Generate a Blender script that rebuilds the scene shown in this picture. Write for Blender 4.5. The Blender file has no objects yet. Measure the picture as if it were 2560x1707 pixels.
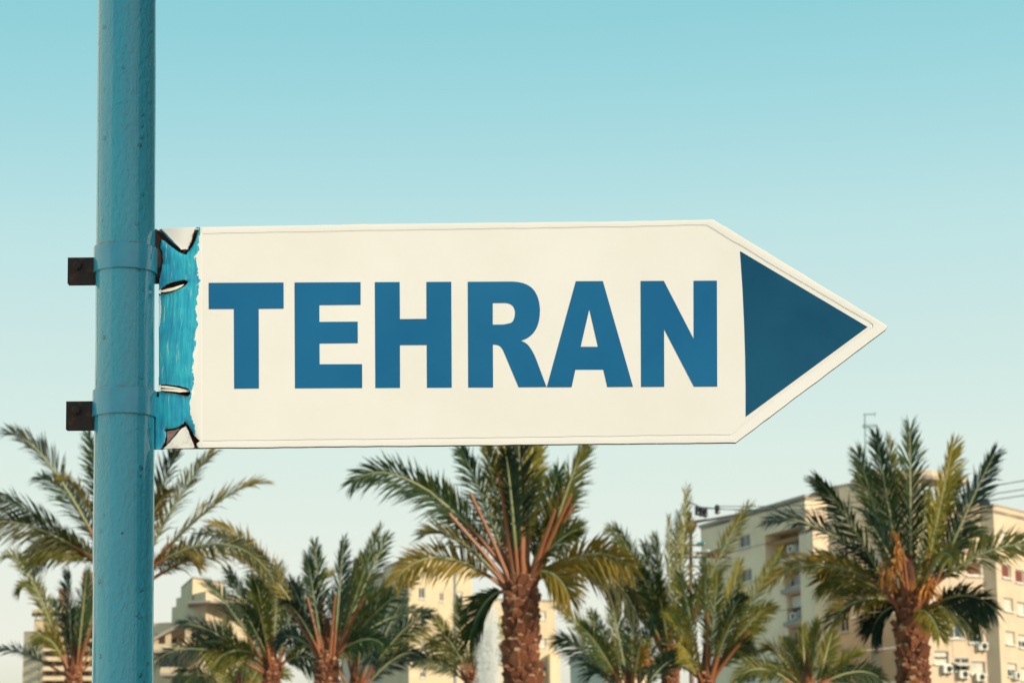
import bpy, bmesh, math, random
from mathutils import Vector, Matrix, noise

R = math.radians
random.seed(7)
scene = bpy.context.scene
COL = scene.collection

# ------------------------------------------------------------------ camera
FPX = 6000.0                       # focal length in photo pixels (2560 wide)
CAM_LOC = Vector((0, 0, 1.6))
CAM_ROT = Matrix.Rotation(R(90 + 11.5), 3, 'X') @ Matrix.Rotation(R(-0.5), 3, 'Z')
cam_data = bpy.data.cameras.new('camera')
cam = bpy.data.objects.new('camera', cam_data)
COL.objects.link(cam)
cam.matrix_world = Matrix.Translation(CAM_LOC) @ CAM_ROT.to_4x4()
cam_data.sensor_width = 36.0
cam_data.lens = FPX / 2560 * 36.0
cam_data.clip_end = 6000
SIGN_Y = 3.65
cam_data.dof.use_dof = True
cam_data.dof.focus_distance = 3.62
cam_data.dof.aperture_fstop = 18.0
scene.camera = cam

# ------------------------------------------------------------------ sun and sky
SUN_AZ, SUN_EL = 52.0, 24.0        # azimuth to the right of the direction back towards the camera
SUN = Vector((math.sin(R(SUN_AZ)) * math.cos(R(SUN_EL)), -math.cos(R(SUN_AZ)) * math.cos(R(SUN_EL)), math.sin(R(SUN_EL))))
sun_data = bpy.data.lights.new('sun', 'SUN')
sun_data.energy = 4.8
sun_data.angle = R(0.5)
sun_data.color = (1.0, 0.86, 0.63)
sun = bpy.data.objects.new('sun', sun_data)
COL.objects.link(sun)
sun.rotation_euler = SUN.to_track_quat('Z', 'Y').to_euler()
sun.location = (20, -12, 15)

world = bpy.data.worlds.new('World')
scene.world = world
world.use_nodes = True
wn, wl = world.node_tree.nodes, world.node_tree.links
wn.clear()
sky = wn.new('ShaderNodeTexSky')
sky.sky_type = 'NISHITA'
sky.sun_disc = False
sky.sun_elevation = R(SUN_EL)
sky.sun_rotation = math.atan2(SUN.x, SUN.y)
sky.air_density = 1.0
sky.dust_density = 1.0
sky.ozone_density = 1.0
# hazy teal-to-cream grading of the physical sky, the same in every direction
def slin(r, g, b):
    f = lambda c: (c/255/12.92 if c/255 <= 0.04045 else ((c/255+0.055)/1.055)**2.4)
    return (f(r), f(g), f(b), 1)
sep = wn.new('ShaderNodeSeparateColor'); wl.new(sky.outputs[0], sep.inputs[0])
ix = wn.new('ShaderNodeMath'); ix.operation = 'DIVIDE'; wl.new(sep.outputs[0], ix.inputs[0]); wl.new(sep.outputs[2], ix.inputs[1])
rp = wn.new('ShaderNodeValToRGB'); el_ = rp.color_ramp.elements
SKYSTOPS = [(0.25, (88, 172, 196)), (0.42, (144, 208, 217)), (0.44, (165, 217, 224)), (0.468, (190, 227, 228)), (0.51, (205, 231, 228)), (0.575, (219, 237, 229)), (0.70, (232, 239, 228)), (0.90, (238, 239, 224)), (1.0, (230, 230, 212))]
while len(el_) < len(SKYSTOPS): el_.new(0.5)
for e_, (p_, c_) in zip(el_, SKYSTOPS): e_.position = p_; e_.color = slin(*c_)
wl.new(ix.outputs[0], rp.inputs[0])
comb = wn.new('ShaderNodeMix'); comb.data_type = 'RGBA'; comb.blend_type = 'MULTIPLY'; comb.inputs[0].default_value = 1.0; comb.inputs[7].default_value = (10, 10, 10, 1)
wl.new(rp.outputs[0], comb.inputs[6])
bg = wn.new('ShaderNodeBackground'); bg.inputs[1].default_value = 0.1
wo = wn.new('ShaderNodeOutputWorld')
wl.new(comb.outputs[2], bg.inputs[0]); wl.new(bg.outputs[0], wo.inputs[0])

vs = scene.view_settings
vs.view_transform = 'Standard'; vs.look = 'None'; vs.exposure = 0.0; vs.gamma = 1.0

# ------------------------------------------------------------------ pixel -> world
def ray(px, py):
    return CAM_ROT @ Vector(((px - 1280) / FPX, -(py - 853.5) / FPX, -1.0))
def P(px, py, Y):
    d = ray(px, py)
    return CAM_LOC + d * (Y / d.y)
K = 2560 / 2352.0
def P2(px, py, Y):
    return P(px * K, py * K, Y)
def on_plane(px, py, p0, n):
    d = ray(px, py)
    return CAM_LOC + d * ((p0 - CAM_LOC).dot(n) / d.dot(n))

# ------------------------------------------------------------------ helpers
def tag(o, label=None, cat=None, group=None, kind=None):
    if label: o['label'] = label
    if cat: o['category'] = cat
    if group: o['group'] = group
    if kind: o['kind'] = kind
    return o
def empty(name, loc, label=None, cat=None, group=None):
    o = bpy.data.objects.new(name, None)
    o.empty_display_size = 0.2
    o.location = loc
    COL.objects.link(o)
    return tag(o, label, cat, group)
def root_of(o):
    while o.parent: o = o.parent
    return o
def make(name, verts, faces, mats, parent=None, smooth=False, mat_ids=None, loc=None):
    """mesh object from world-space vertices; with a parent (unrotated) vertices become local to the thing"""
    off = Vector((0, 0, 0))
    if parent is not None: off = root_of(parent).location.copy()
    elif loc is not None: off = Vector(loc)
    me = bpy.data.meshes.new(name)
    me.from_pydata([tuple(Vector(v) - off) for v in verts], [], faces)
    for m in (mats if isinstance(mats, (list, tuple)) else [mats]): me.materials.append(m)
    if mat_ids: me.polygons.foreach_set('material_index', mat_ids)
    if smooth: me.polygons.foreach_set('use_smooth', [True] * len(me.polygons))
    me.update()
    o = bpy.data.objects.new(name, me)
    COL.objects.link(o)
    if parent is not None: o.parent = parent
    elif loc is not None: o.location = loc
    return o
class MB:
    def __init__(self): self.v = []; self.f = []; self.m = []
    def add(self, vs, fs, m=0):
        b = len(self.v)
        self.v += [Vector(v) for v in vs]
        self.f += [tuple(i + b for i in f) for f in fs]
        self.m += [m] * len(fs)
    def hexa(self, p, m=0):            # 8 points: 4 bottom, 4 top
        self.add(p, [(3, 2, 1, 0), (4, 5, 6, 7), (0, 1, 5, 4), (1, 2, 6, 5), (2, 3, 7, 6), (3, 0, 4, 7)], m)
    def obox(self, c, ax, ay, az, m=0):  # centre, three half vectors
        c, ax, ay, az = Vector(c), Vector(ax), Vector(ay), Vector(az)
        self.hexa([c-ax-ay-az, c+ax-ay-az, c+ax+ay-az, c-ax+ay-az, c-ax-ay+az, c+ax-ay+az, c+ax+ay+az, c-ax+ay+az], m)
    def tube(self, pts, rad, n=6, m=0, cap=True):
        pts = [Vector(p) for p in pts]
        if not isinstance(rad, (list, tuple)): rad = [rad] * len(pts)
        b = len(self.v)
        for i, p in enumerate(pts):
            t = (pts[min(i+1, len(pts)-1)] - pts[max(i-1, 0)]).normalized()
            r = Vector((1, 0, 0)) if abs(t.x) < 0.8 else Vector((0, 1, 0))
            a = t.cross(r).normalized(); c = t.cross(a)
            for k in range(n):
                q = 2 * math.pi * k / n
                self.v.append(p + (a * math.cos(q) + c * math.sin(q)) * rad[i])
        for i in range(len(pts) - 1):
            for k in range(n):
                k2 = (k + 1) % n
                self.f.append((b+i*n+k, b+i*n+k2, b+(i+1)*n+k2, b+(i+1)*n+k)); self.m.append(m)
        if cap:
            self.f.append(tuple(b + k for k in range(n))[::-1]); self.m.append(m)
            e = b + (len(pts)-1)*n
            self.f.append(tuple(e + k for k in range(n))); self.m.append(m)
    def lathe(self, c, axis, prof, n=16, m=0):   # prof: list of (h, r)
        c = Vector(c); axis = Vector(axis).normalized()
        self.tube_prof(c, axis, prof, n, m)
    def tube_prof(self, c, axis, prof, n, m):
        r = Vector((1, 0, 0)) if abs(axis.x) < 0.8 else Vector((0, 1, 0))
        a = axis.cross(r).normalized(); d = axis.cross(a)
        b = len(self.v)
        for h, rr in prof:
            for k in range(n):
                q = 2*math.pi*k/n
                self.v.append(c + axis*h + (a*math.cos(q) + d*math.sin(q))*rr)
        for i in range(len(prof)-1):
            for k in range(n):
                k2 = (k+1) % n
                self.f.append((b+i*n+k, b+i*n+k2, b+(i+1)*n+k2, b+(i+1)*n+k)); self.m.append(m)
        self.f.append(tuple(b+k for k in range(n))[::-1]); self.m.append(m)
        e = b+(len(prof)-1)*n
        self.f.append(tuple(e+k for k in range(n))); self.m.append(m)
    def build(self, name, mats, parent=None, smooth=False, loc=None):
        return make(name, self.v, self.f, mats, parent, smooth, self.m, loc)

# ------------------------------------------------------------------ materials
def lin(r, g, b):
    f = lambda c: (c/255/12.92 if c/255 <= 0.04045 else ((c/255+0.055)/1.055)**2.4)
    return (f(r), f(g), f(b), 1)
class NT:
    """tiny node helper"""
    def __init__(self, name):
        self.mat = bpy.data.materials.new(name); self.mat.use_nodes = True
        self.n = self.mat.node_tree.nodes; self.l = self.mat.node_tree.links
        self.bsdf = self.n['Principled BSDF']; self.out = self.n['Material Output']
    def node(self, t, **kw):
        x = self.n.new(t)
        for k, v in kw.items():
            if hasattr(x, k): setattr(x, k, v)
        return x
    def link(self, a, b): self.l.new(a, b)
    def coords(self, scale=(1, 1, 1), kind='Object'):
        tc = self.node('ShaderNodeTexCoord'); mp = self.node('ShaderNodeMapping')
        mp.inputs['Scale'].default_value = scale
        self.link(tc.outputs[kind], mp.inputs[0]); return mp.outputs[0]
    def noise(self, vec, scale, detail=4, rough=0.55):
        t = self.node('ShaderNodeTexNoise')
        t.inputs['Scale'].default_value = scale; t.inputs['Detail'].default_value = detail; t.inputs['Roughness'].default_value = rough
        self.link(vec, t.inputs['Vector']); return t.outputs['Fac']
    def ramp(self, fac, stops):
        r = self.node('ShaderNodeValToRGB'); e = r.color_ramp.elements
        while len(e) > len(stops): e.remove(e[-1])
        while len(e) < len(stops): e.new(0.5)
        for x, (p, c) in zip(e, stops):
            x.position = p; x.color = c if len(c) == 4 else (*c, 1)
        self.link(fac, r.inputs[0]); return r.outputs[0]
    def mix(self, fac, a, b, blend='MIX'):
        m = self.node('ShaderNodeMix'); m.data_type = 'RGBA'; m.blend_type = blend
        for s, v in ((m.inputs[0], fac), (m.inputs[6], a), (m.inputs[7], b)):
            if isinstance(v, (int, float)): s.default_value = v
            elif isinstance(v, tuple): s.default_value = v if len(v) == 4 else (*v, 1)
            else: self.link(v, s)
        return m.outputs[2]
    def math(self, op, a, b=None, c=None):
        m = self.node('ShaderNodeMath'); m.operation = op
        for i, v in enumerate((a, b, c)):
            if v is None: continue
            if isinstance(v, (int, float)): m.inputs[i].default_value = v
            else: self.link(v, m.inputs[i])
        return m.outputs[0]
    def bump(self, h, strength, dist, prev=None):
        b = self.node('ShaderNodeBump'); b.inputs['Strength'].default_value = strength; b.inputs['Distance'].default_value = dist
        self.link(h, b.inputs['Height'])
        if prev is not None: self.link(prev, b.inputs['Normal'])
        return b.outputs[0]
    def set(self, **kw):
        for k, v in kw.items():
            s = self.bsdf.inputs[k.replace('_', ' ')]
            if isinstance(v, (int, float)): s.default_value = v
            elif isinstance(v, tuple): s.default_value = v if len(v) == 4 else (*v, 1)
            else: self.link(v, s)
        return self.mat
def plain(name, col, rough=0.7, var=0.15, scale=3.0, metal=0.0, bump=0.0):
    t = NT(name); c = t.coords()
    n = t.noise(c, scale, 5)
    d = tuple(x*(1-var) for x in col[:3]); u = tuple(min(1, x*(1+var)) for x in col[:3])
    t.set(Base_Color=t.ramp(n, [(0.3, d), (0.7, u)]), Roughness=rough, Metallic=metal)
    if bump: t.set(Normal=t.bump(t.noise(c, scale*6), 0.6, bump))
    return t.mat

# ================================================================== SETTING: ground
M_ground = plain('pale_paving', (0.30, 0.245, 0.185), 0.9, 0.2, 0.4)
g = make('ground', [(-3000, -3000, 0), (3000, -3000, 0), (3000, 3000, 0), (-3000, 3000, 0)], [(0, 1, 2, 3)], M_ground)
tag(g, kind='structure')

# ================================================================== SIGN POST
def teal_paint():
    t = NT('teal_pole_paint'); c = t.coords()
    big = t.noise(t.coords((1, 1, 0.35)), 9, 4)
    col = t.ramp(big, [(0.25, (0.012, 0.285, 0.46)), (0.75, (0.022, 0.375, 0.555))])
    # dark pinholes
    v = t.node('ShaderNodeTexVoronoi'); v.inputs['Scale'].default_value = 38; t.link(c, v.inputs['Vector'])
    rnd = t.node('ShaderNodeSeparateColor'); t.link(v.outputs['Color'], rnd.inputs[0])
    hole = t.math('MULTIPLY', t.math('LESS_THAN', v.outputs['Distance'], 0.075), t.math('GREATER_THAN', rnd.outputs[0], 0.83))
    col = t.mix(hole, col, (0.02, 0.03, 0.04))
    # orange peel, blisters, sags
    h1 = t.noise(c, 420, 3, 0.6); h2 = t.noise(t.coords((1, 1, 0.6)), 130, 3)
    v2 = t.node('ShaderNodeTexVoronoi'); v2.inputs['Scale'].default_value = 62; t.link(c, v2.inputs['Vector'])
    s2 = t.node('ShaderNodeSeparateColor'); t.link(v2.outputs['Color'], s2.inputs[0])
    bl = t.math('MULTIPLY', t.math('SMOOTH_MIN', t.math('MAXIMUM', t.math('SUBTRACT', 0.26, v2.outputs['Distance']), 0.0), 0.2, 0.05), t.math('GREATER_THAN', s2.outputs[1], 0.66))
    nb = t.bump(h1, 0.8, 0.0014)
    nb = t.bump(h2, 1.0, 0.0060, nb)
    nb = t.bump(bl, 1.0, 0.022, nb)
    t.set(Base_Color=col, Roughness=0.42, Normal=nb, Coat_Weight=1.0, Coat_Roughness=0.12, Coat_IOR=1.62, Specular_IOR_Level=0.15)
    return t.mat
M_teal = teal_paint()
pole_bot = P(307, 1707, SIGN_Y); pole_top = P(318, 0, SIGN_Y)
ax_pole = (pole_top - pole_bot).normalized()
def pole_at(z): return pole_bot + ax_pole * ((z - pole_bot.z) / ax_pole.z)
FWD = CAM_ROT @ Vector((0, 0, -1))
mid = P(312, 853, SIGN_Y)
DEPTH = (mid - CAM_LOC).dot(FWD)
PXM = DEPTH / FPX                       # metres per photo pixel at the sign
R_POLE = 74 * PXM
base = pole_at(0.0)
post = empty('sign_post', base, 'thick teal painted steel post carrying the white direction sign', 'post')
def pole_mesh():
    m = MB(); n = 96; rings = 300; z1 = 4.6
    vsx = []
    for i in range(rings + 1):
        z = z1 * i / rings; c = pole_at(z)
        for k in range(n):
            q = 2*math.pi*k/n
            d = noise.noise(Vector((math.cos(q)*1.2, math.sin(q)*1.2, z*7))) * 0.0007 + noise.noise(Vector((math.cos(q)*4, math.sin(q)*4, z*40))) * 0.00025
            r = R_POLE + d
            vsx.append(c + Vector((math.cos(q)*r, math.sin(q)*r, 0)))
    fs = [(i*n+k, i*n+(k+1) % n, (i+1)*n+(k+1) % n, (i+1)*n+k) for i in range(rings) for k in range(n)]
    fs.append(tuple(rings*n + k for k in range(n)))
    m.add(vsx, fs); return m
pole_mesh().build('pole', M_teal, post, smooth=True)
m = MB(); m.obox(base + Vector((0, 0, 0.006)), (0.11, 0, 0), (0, 0.11, 0), (0, 0, 0.006)); m.build('base_plate', M_teal, post)

# ------------------------------------------------ sign plane
PSI = R(2.6)
SU = Vector((math.cos(PSI), -math.sin(PSI), 0)); SN = Vector((-math.sin(PSI), -math.cos(PSI), 0))   # along, outward (to camera)
S0 = P(390, 845, SIGN_Y - 0.004)
def S(px, py, w=0.0):                   # photo pixel -> point on the sign's plane, w metres proud of it
    return on_plane(px, py, S0, SN) + SN * w
def SK(px, py, w=0.0): return S(px*K, py*K, w)

def cream_paint():
    t = NT('cream_sign_paint'); c = t.coords()
    n = t.noise(c, 5, 4)
    col = t.ramp(n, [(0.3, (0.685, 0.67, 0.672)), (0.7, (0.72, 0.712, 0.73))])
    # faint grime streaks and scratches with a shape of their own
    s = t.noise(t.coords((1.5, 1.5, 14)), 18, 5, 0.7)
    col = t.mix(t.ramp(s, [(0.62, (0, 0, 0)), (0.80, (0.22, 0.22, 0.22))]), col, (0.55, 0.47, 0.36))
    t.set(Base_Color=col, Roughness=0.5, Normal=t.bump(t.noise(c, 14, 3), 0.25, 0.002))
    return t.mat
M_cream = cream_paint()
def blue_vinyl(name, a, b):
    t = NT(name); c = t.coords()
    t.set(Base_Color=t.ramp(t.noise(c, 6, 5), [(0.3, a), (0.7, b)]), Roughness=0.7, Specular_IOR_Level=0.08, Normal=t.bump(t.noise(c, 60, 3), 0.1, 0.0006))
    return t.mat
M_letter = blue_vinyl('blue_letter_paint', (0.008, 0.106, 0.262), (0.012, 0.126, 0.292))
M_arrow = blue_vinyl('dark_blue_arrow_paint', (0.004, 0.058, 0.128), (0.009, 0.080, 0.165))
def rust():
    t = NT('rusty_dark_steel'); c = t.coords()
    n = t.noise(c, 70, 6, 0.65)
    col = t.ramp(n, [(0.30, (0.008, 0.011, 0.020)), (0.52, (0.020, 0.012, 0.012)), (0.66, (0.075, 0.026, 0.014)), (0.85, (0.03, 0.038, 0.055))])
    t.set(Base_Color=col, Roughness=0.8, Normal=t.bump(n, 0.6, 0.002)); return t.mat
M_rust = rust()

sign = empty('direction_sign', S(392, 845), 'white arrow shaped TEHRAN direction sign with torn blue painted end', 'sign')
O = [(462,522),(900,514),(1390,509),(1600,505),(1638,504),(1760,578.5),(1900,664),(2036,747),(2038,751),(2034,757),(1900,858),(1790,941),(1690,1016),(1390,1019),(900,1024),(455,1028.5)]
I = [(465,539),(900,531),(1390,523),(1590,519),(1620,518.5),(1747,595),(1885,676),(1988,735),(1999,744),(1999,752),(1884,836),(1776,915),(1678,997),(1390,1001),(900,1007),(470,1011.5)]
XL = 505.0                              # joint between board and bent blue end (photo px)
def resample(ch, n=14):
    o = []
    for a, b in zip(ch[:-1], ch[1:]):
        for i in range(n): o.append((a[0]+(b[0]-a[0])*i/n, a[1]+(b[1]-a[1])*i/n))
    o.append(ch[-1]); return o
Op = [(x*K, y*K) for x, y in O]; Ip = [(x*K, y*K) for x, y in I]
Op[0] = (XL, Op[0][1] - 0.5); Ip[0] = (XL, Ip[0][1]); Op[-1] = (XL, Op[-1][1]); Ip[-1] = (XL, Ip[-1][1])
Oc, Ic = resample(Op), resample(Ip)
def wob(p, s, a):
    return (p[0] + noise.noise(Vector((p[0]*s, p[1]*s, 3)))*a, p[1] + noise.noise(Vector((p[0]*s, p[1]*s, 9)))*a)
Oc = [(p if i in (0, len(Oc)-1) else wob(p, 0.03, 1.1)) for i, p in enumerate(Oc)]
Ic = [(p if i in (0, len(Ic)-1) else wob(p, 0.02, 1.8)) for i, p in enumerate(Ic)]
def lerp2(a, b, t): return (a[0]+(b[0]-a[0])*t, a[1]+(b[1]-a[1])*t)
# board: flat inner sheet
m = MB()
n = len(Ic)
bm = bmesh.new()
vv = [bm.verts.new(S(*p, 0.0) - sign.location) for p in Ic]
es = [bm.edges.new((vv[i], vv[(i+1) % n])) for i in range(n)]
bmesh.ops.triangle_fill(bm, edges=es, use_beauty=True)
bmesh.ops.recalc_face_normals(bm, faces=bm.faces)
me = bpy.data.meshes.new('board'); bm.to_mesh(me); bm.free(); me.materials.append(M_cream)
board = bpy.data.objects.new('board', me); COL.objects.link(board); board.parent = sign
# folded rim round the board: groove, raised flat, rounded outer edge, return flange
prof = [(0.0, 0.0), (0.05, -0.0010), (0.10, -0.0010), (0.16, 0.0001), (0.55, 0.0003), (0.90, 0.0002), (0.985, 0.0000), (1.0, -0.0006), (1.0, -0.0100), (0.3, -0.0102), (0.0, -0.0102)]
vsx, fs = [], []
for j, (a, w) in enumerate(prof):
    for i in range(n): vsx.append(S(*lerp2(Ic[i], Oc[i], a), w + 0.0002*(j == 0)))
for j in range(len(prof)-1):
    for i in range(n-1): fs.append((j*n+i, j*n+i+1, (j+1)*n+i+1, (j+1)*n+i))
def rim_paint():
    t = NT('cream_rim_paint_chipped'); c = t.coords()
    nn = t.noise(c, 6, 4)
    col = t.ramp(nn, [(0.3, (0.70, 0.685, 0.69)), (0.7, (0.735, 0.725, 0.745))])
    at = t.node('ShaderNodeAttribute'); at.attribute_name = 'chip'
    ch = t.math('GREATER_THAN', t.math('ADD', at.outputs['Fac'], t.math('MULTIPLY', t.noise(c, 45, 5, 0.7), 0.9)), 1.08)
    col = t.mix(ch, col, (0.045, 0.018, 0.02))
    t.set(Base_Color=col, Roughness=0.5); return t.mat
rim = make('folded_rim', vsx, fs, rim_paint(), sign, smooth=False)
at = rim.data.attributes.new('chip', 'FLOAT', 'POINT')
vals = []
for j, (a, w) in enumerate(prof):
    for i in range(n):
        low = Oc[i][1] > 815 
        vals.append((0.75 if (low and j >= 7) else (0.52 if (low and j == 6) else (0.35 if j >= 7 else 0.0))))
at.data.foreach_set('value', vals)
# back sheet
bm = bmesh.new()
vv = [bm.verts.new(S(*p, -0.0103) - sign.location) for p in Oc]
es = [bm.edges.new((vv[i], vv[(i+1) % n])) for i in range(n)]
bmesh.ops.triangle_fill(bm, edges=es, use_beauty=True)
me = bpy.data.meshes.new('back_sheet'); bm.to_mesh(me); bm.free(); me.materials.append(M_rust)
o = bpy.data.objects.new('back_sheet', me); COL.objects.link(o); o.parent = sign

# ------------------------------------------------ torn, bent, blue painted end
def z7(x, y): return (370 + x*0.14026, 540 + y*0.14026)
def z8(x, y): return (370 + x*0.12752, 940 + y*0.12752)
crack_top = [z7(*p) for p in [(112,190),(165,205),(215,255),(300,350),(400,450),(500,530),(590,605),(705,600),(745,520),(790,420),(800,330),(855,215),(912,215),(880,310),(830,440),(760,560),(705,630),(665,672),(600,660),(520,600),(400,520),(300,440),(215,380),(200,480),(185,540),(232,610),(242,780),(228,950),(195,1090),(180,1195),(90,1195),(90,300)]]
slit1 = [z7(*p) for p in [(150,1335),(240,1265),(330,1210),(450,1172),(560,1150),(650,1143),(705,1165),(690,1200),(620,1260),(520,1320),(400,1365),(300,1388),(215,1378),(150,1360)]]
slit2 = [z8(*p) for p in [(150,190),(230,160),(350,158),(500,183),(640,203),(760,238),(800,258),(838,340),(800,388),(740,393),(640,368),(500,338),(350,312),(230,292),(150,270)]]
tear_bot = [z8(*p) for p in [(312,1048),(335,1025),(400,1030),(500,1020),(600,985),(640,950),(715,890),(770,945),(830,1040),(890,1150),(940,1210),(1003,1268),(940,1320),(962,1405),(925,1405),(860,1250),(800,1090),(740,975),(650,1015),(530,1160),(430,1270),(360,1345),(270,1405),(235,1400),(310,1280),(345,1170),(340,1080)]]
white_top = [z7(*p) for p in [(205,200),(590,605),(705,600),(745,520),(800,400),(860,200)]]
white_bot = [z8(*p) for p in [(270,1420),(360,1345),(530,1160),(650,1015),(740,975),(800,1090),(860,1250),(930,1420)]]
def ragged(poly, amp=1.0):
    out = []
    for (ax, ay), (bx, by) in zip(poly, poly[1:] + poly[:1]):
        k = max(1, int(math.hypot(bx-ax, by-ay)/2.0))
        for i in range(k):
            x, y = ax + (bx-ax)*i/k, ay + (by-ay)*i/k
            out.append((x + amp*noise.noise(Vector((x*0.35, y*0.35, 1.5))) + 0.5*amp*noise.noise(Vector((x*0.9, y*0.9, 7))), y + amp*noise.noise(Vector((x*0.35, y*0.35, 8.5))) + 0.5*amp*noise.noise(Vector((x*0.9, y*0.9, 3)))))
    return out
SMOOTH = (crack_top, slit1, slit2, tear_bot)
crack_top, slit1, slit2, tear_bot = ragged(crack_top, 1.6), ragged(slit1, 0.9), ragged(slit2, 0.9), ragged(tear_bot, 1.8)
def inside(p, poly):
    x, y = p; r = False; j = len(poly)-1
    for i in range(len(poly)):
        xi, yi = poly[i]; xj, yj = poly[j]
        if (yi > y) != (yj > y) and x < (xj-xi)*(y-yi)/(yj-yi)+xi: r = not r
        j = i
    return r
def segdist(p, poly, closed=True):
    best = 1e9; m_ = len(poly)
    for i in range(m_ if closed else m_-1):
        ax, ay = poly[i]; bx, by = poly[(i+1) % m_]
        dx, dy = bx-ax, by-ay; L = dx*dx+dy*dy or 1e-9
        t = max(0, min(1, ((p[0]-ax)*dx+(p[1]-ay)*dy)/L))
        d = math.hypot(p[0]-ax-dx*t, p[1]-ay-dy*t)
        if d < best: best = d
    return best
edge_line = [(560,503.5),(572,502.8),(594.7,496),(626,498),(639,488),(668,491),(700,498),(736,492.7),(774,489),(811,493.5),(858,487),(900,483),(929,479),(946,485),(976,480),(1005,473),(1043,477),(1068,487),(1085,486.5),(1100,480),(1130,478)]
def edge_x(y):
    for (y0, x0), (y1, x1) in zip(edge_line[:-1], edge_line[1:]):
        if y0 <= y <= y1: return x0 + (x1-x0)*(y-y0)/(y1-y0)
    return edge_line[0][1] if y < 560 else edge_line[-1][1]
step = 1.05
nx = int((XL - 386)/step) + 1
def ytop(x): return 570.5 + (Oc[0][1]-570.5)*(x-386)/(XL-386)
def ybot(x): return 1121.5 + (Oc[-1][1]-1121.5)*(x-386)/(XL-386)
ny = int(552/step)
idx = {}; verts = []; attr_d = []; attr_c = []; attr_r = []; faces = []
def strip_w(x, y):
    s = (XL - x)/(XL-386)
    w = -0.007*s*s + 0.0016*noise.noise(Vector((x*0.02, y*0.02, 0)))*s
    # lips curl outwards below slit 1 and between the slits the sheet bellies
    w += 0.004*s*math.sin(max(0, min(1, (y-735)/250))*math.pi)
    d1 = segdist((x, y), SMOOTH[1])
    if y > 700 and y < 760: w += (0.003 if y > 720 else -0.001)*math.exp(-d1/6)
    d2 = segdist((x, y), SMOOTH[2])
    w += (0.002 if y > 975 else 0.001)*math.exp(-d2/5)
    d3 = segdist((x, y), SMOOTH[3]) if y > 1030 else 99
    d4 = segdist((x, y), SMOOTH[0]) if y < 660 else 99
    blue_side = not (inside((x, y), white_top) or inside((x, y), white_bot))
    w += (-0.0035 if blue_side else 0.001)*math.exp(-min(d3, d4)/7)
    return w
left_lim = lambda y: 395.3 + 1.2*math.sin((y-707)/90.0) if 705 < y < 990 else 386
grid = {}
for j in range(ny+1):
    for i in range(nx+1):
        x = 386 + (XL-386)*i/nx
        y = ytop(x) + (ybot(x)-ytop(x))*j/ny
        grid[i, j] = (x, y)
holes = [(h, min(p[0] for p in h), max(p[0] for p in h), min(p[1] for p in h), max(p[1] for p in h)) for h in (crack_top, slit1, slit2, tear_bot)]
def vid(i, j):
    if (i, j) in idx: return idx[i, j]
    x, y = grid[i, j]
    tt = j/ny
    wl_ = strip_w(x, y) if i < nx else 0.0
    # blend to the board's rim along the joint
    b = min(1, max(0, (XL - x)/30)); b = b*b*(3-2*b)
    w = wl_*b - 0.00005
    idx[i, j] = len(verts); verts.append(S(x, y, w))
    dd = edge_x(y) - x
    wt = 1.0 if (inside((x, y), white_top) or inside((x, y), white_bot) or (x < 402.5 and 738 < y < 815 and x < 402.5 - abs(y-772)/12)) else 0.0
    attr_d.append(dd); attr_c.append(wt)
    dr_ = min([segdist((x, y), q) for q, h in zip(SMOOTH, holes) if h[1]-14 < x < h[2]+14 and h[3]-14 < y < h[4]+14] or [99])
    attr_r.append(math.exp(-dr_/2.2) + 0.6*math.exp(-max(0, ybot(x)-y)/3.0) + (0.5*math.exp(-(x-left_lim(y))/2.0)))
    return idx[i, j]
for j in range(ny):
    for i in range(nx):
        c = ((grid[i, j][0]+grid[i+1, j+1][0])/2, (grid[i, j][1]+grid[i+1, j+1][1])/2)
        if c[0] < left_lim(c[1]): continue
        if any(a <= c[0] <= b and e <= c[1] <= f and inside(c, h) for h, a, b, e, f in holes): continue
        faces.append((vid(i, j), vid(i, j+1), vid(i+1, j+1), vid(i+1, j)))
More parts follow.
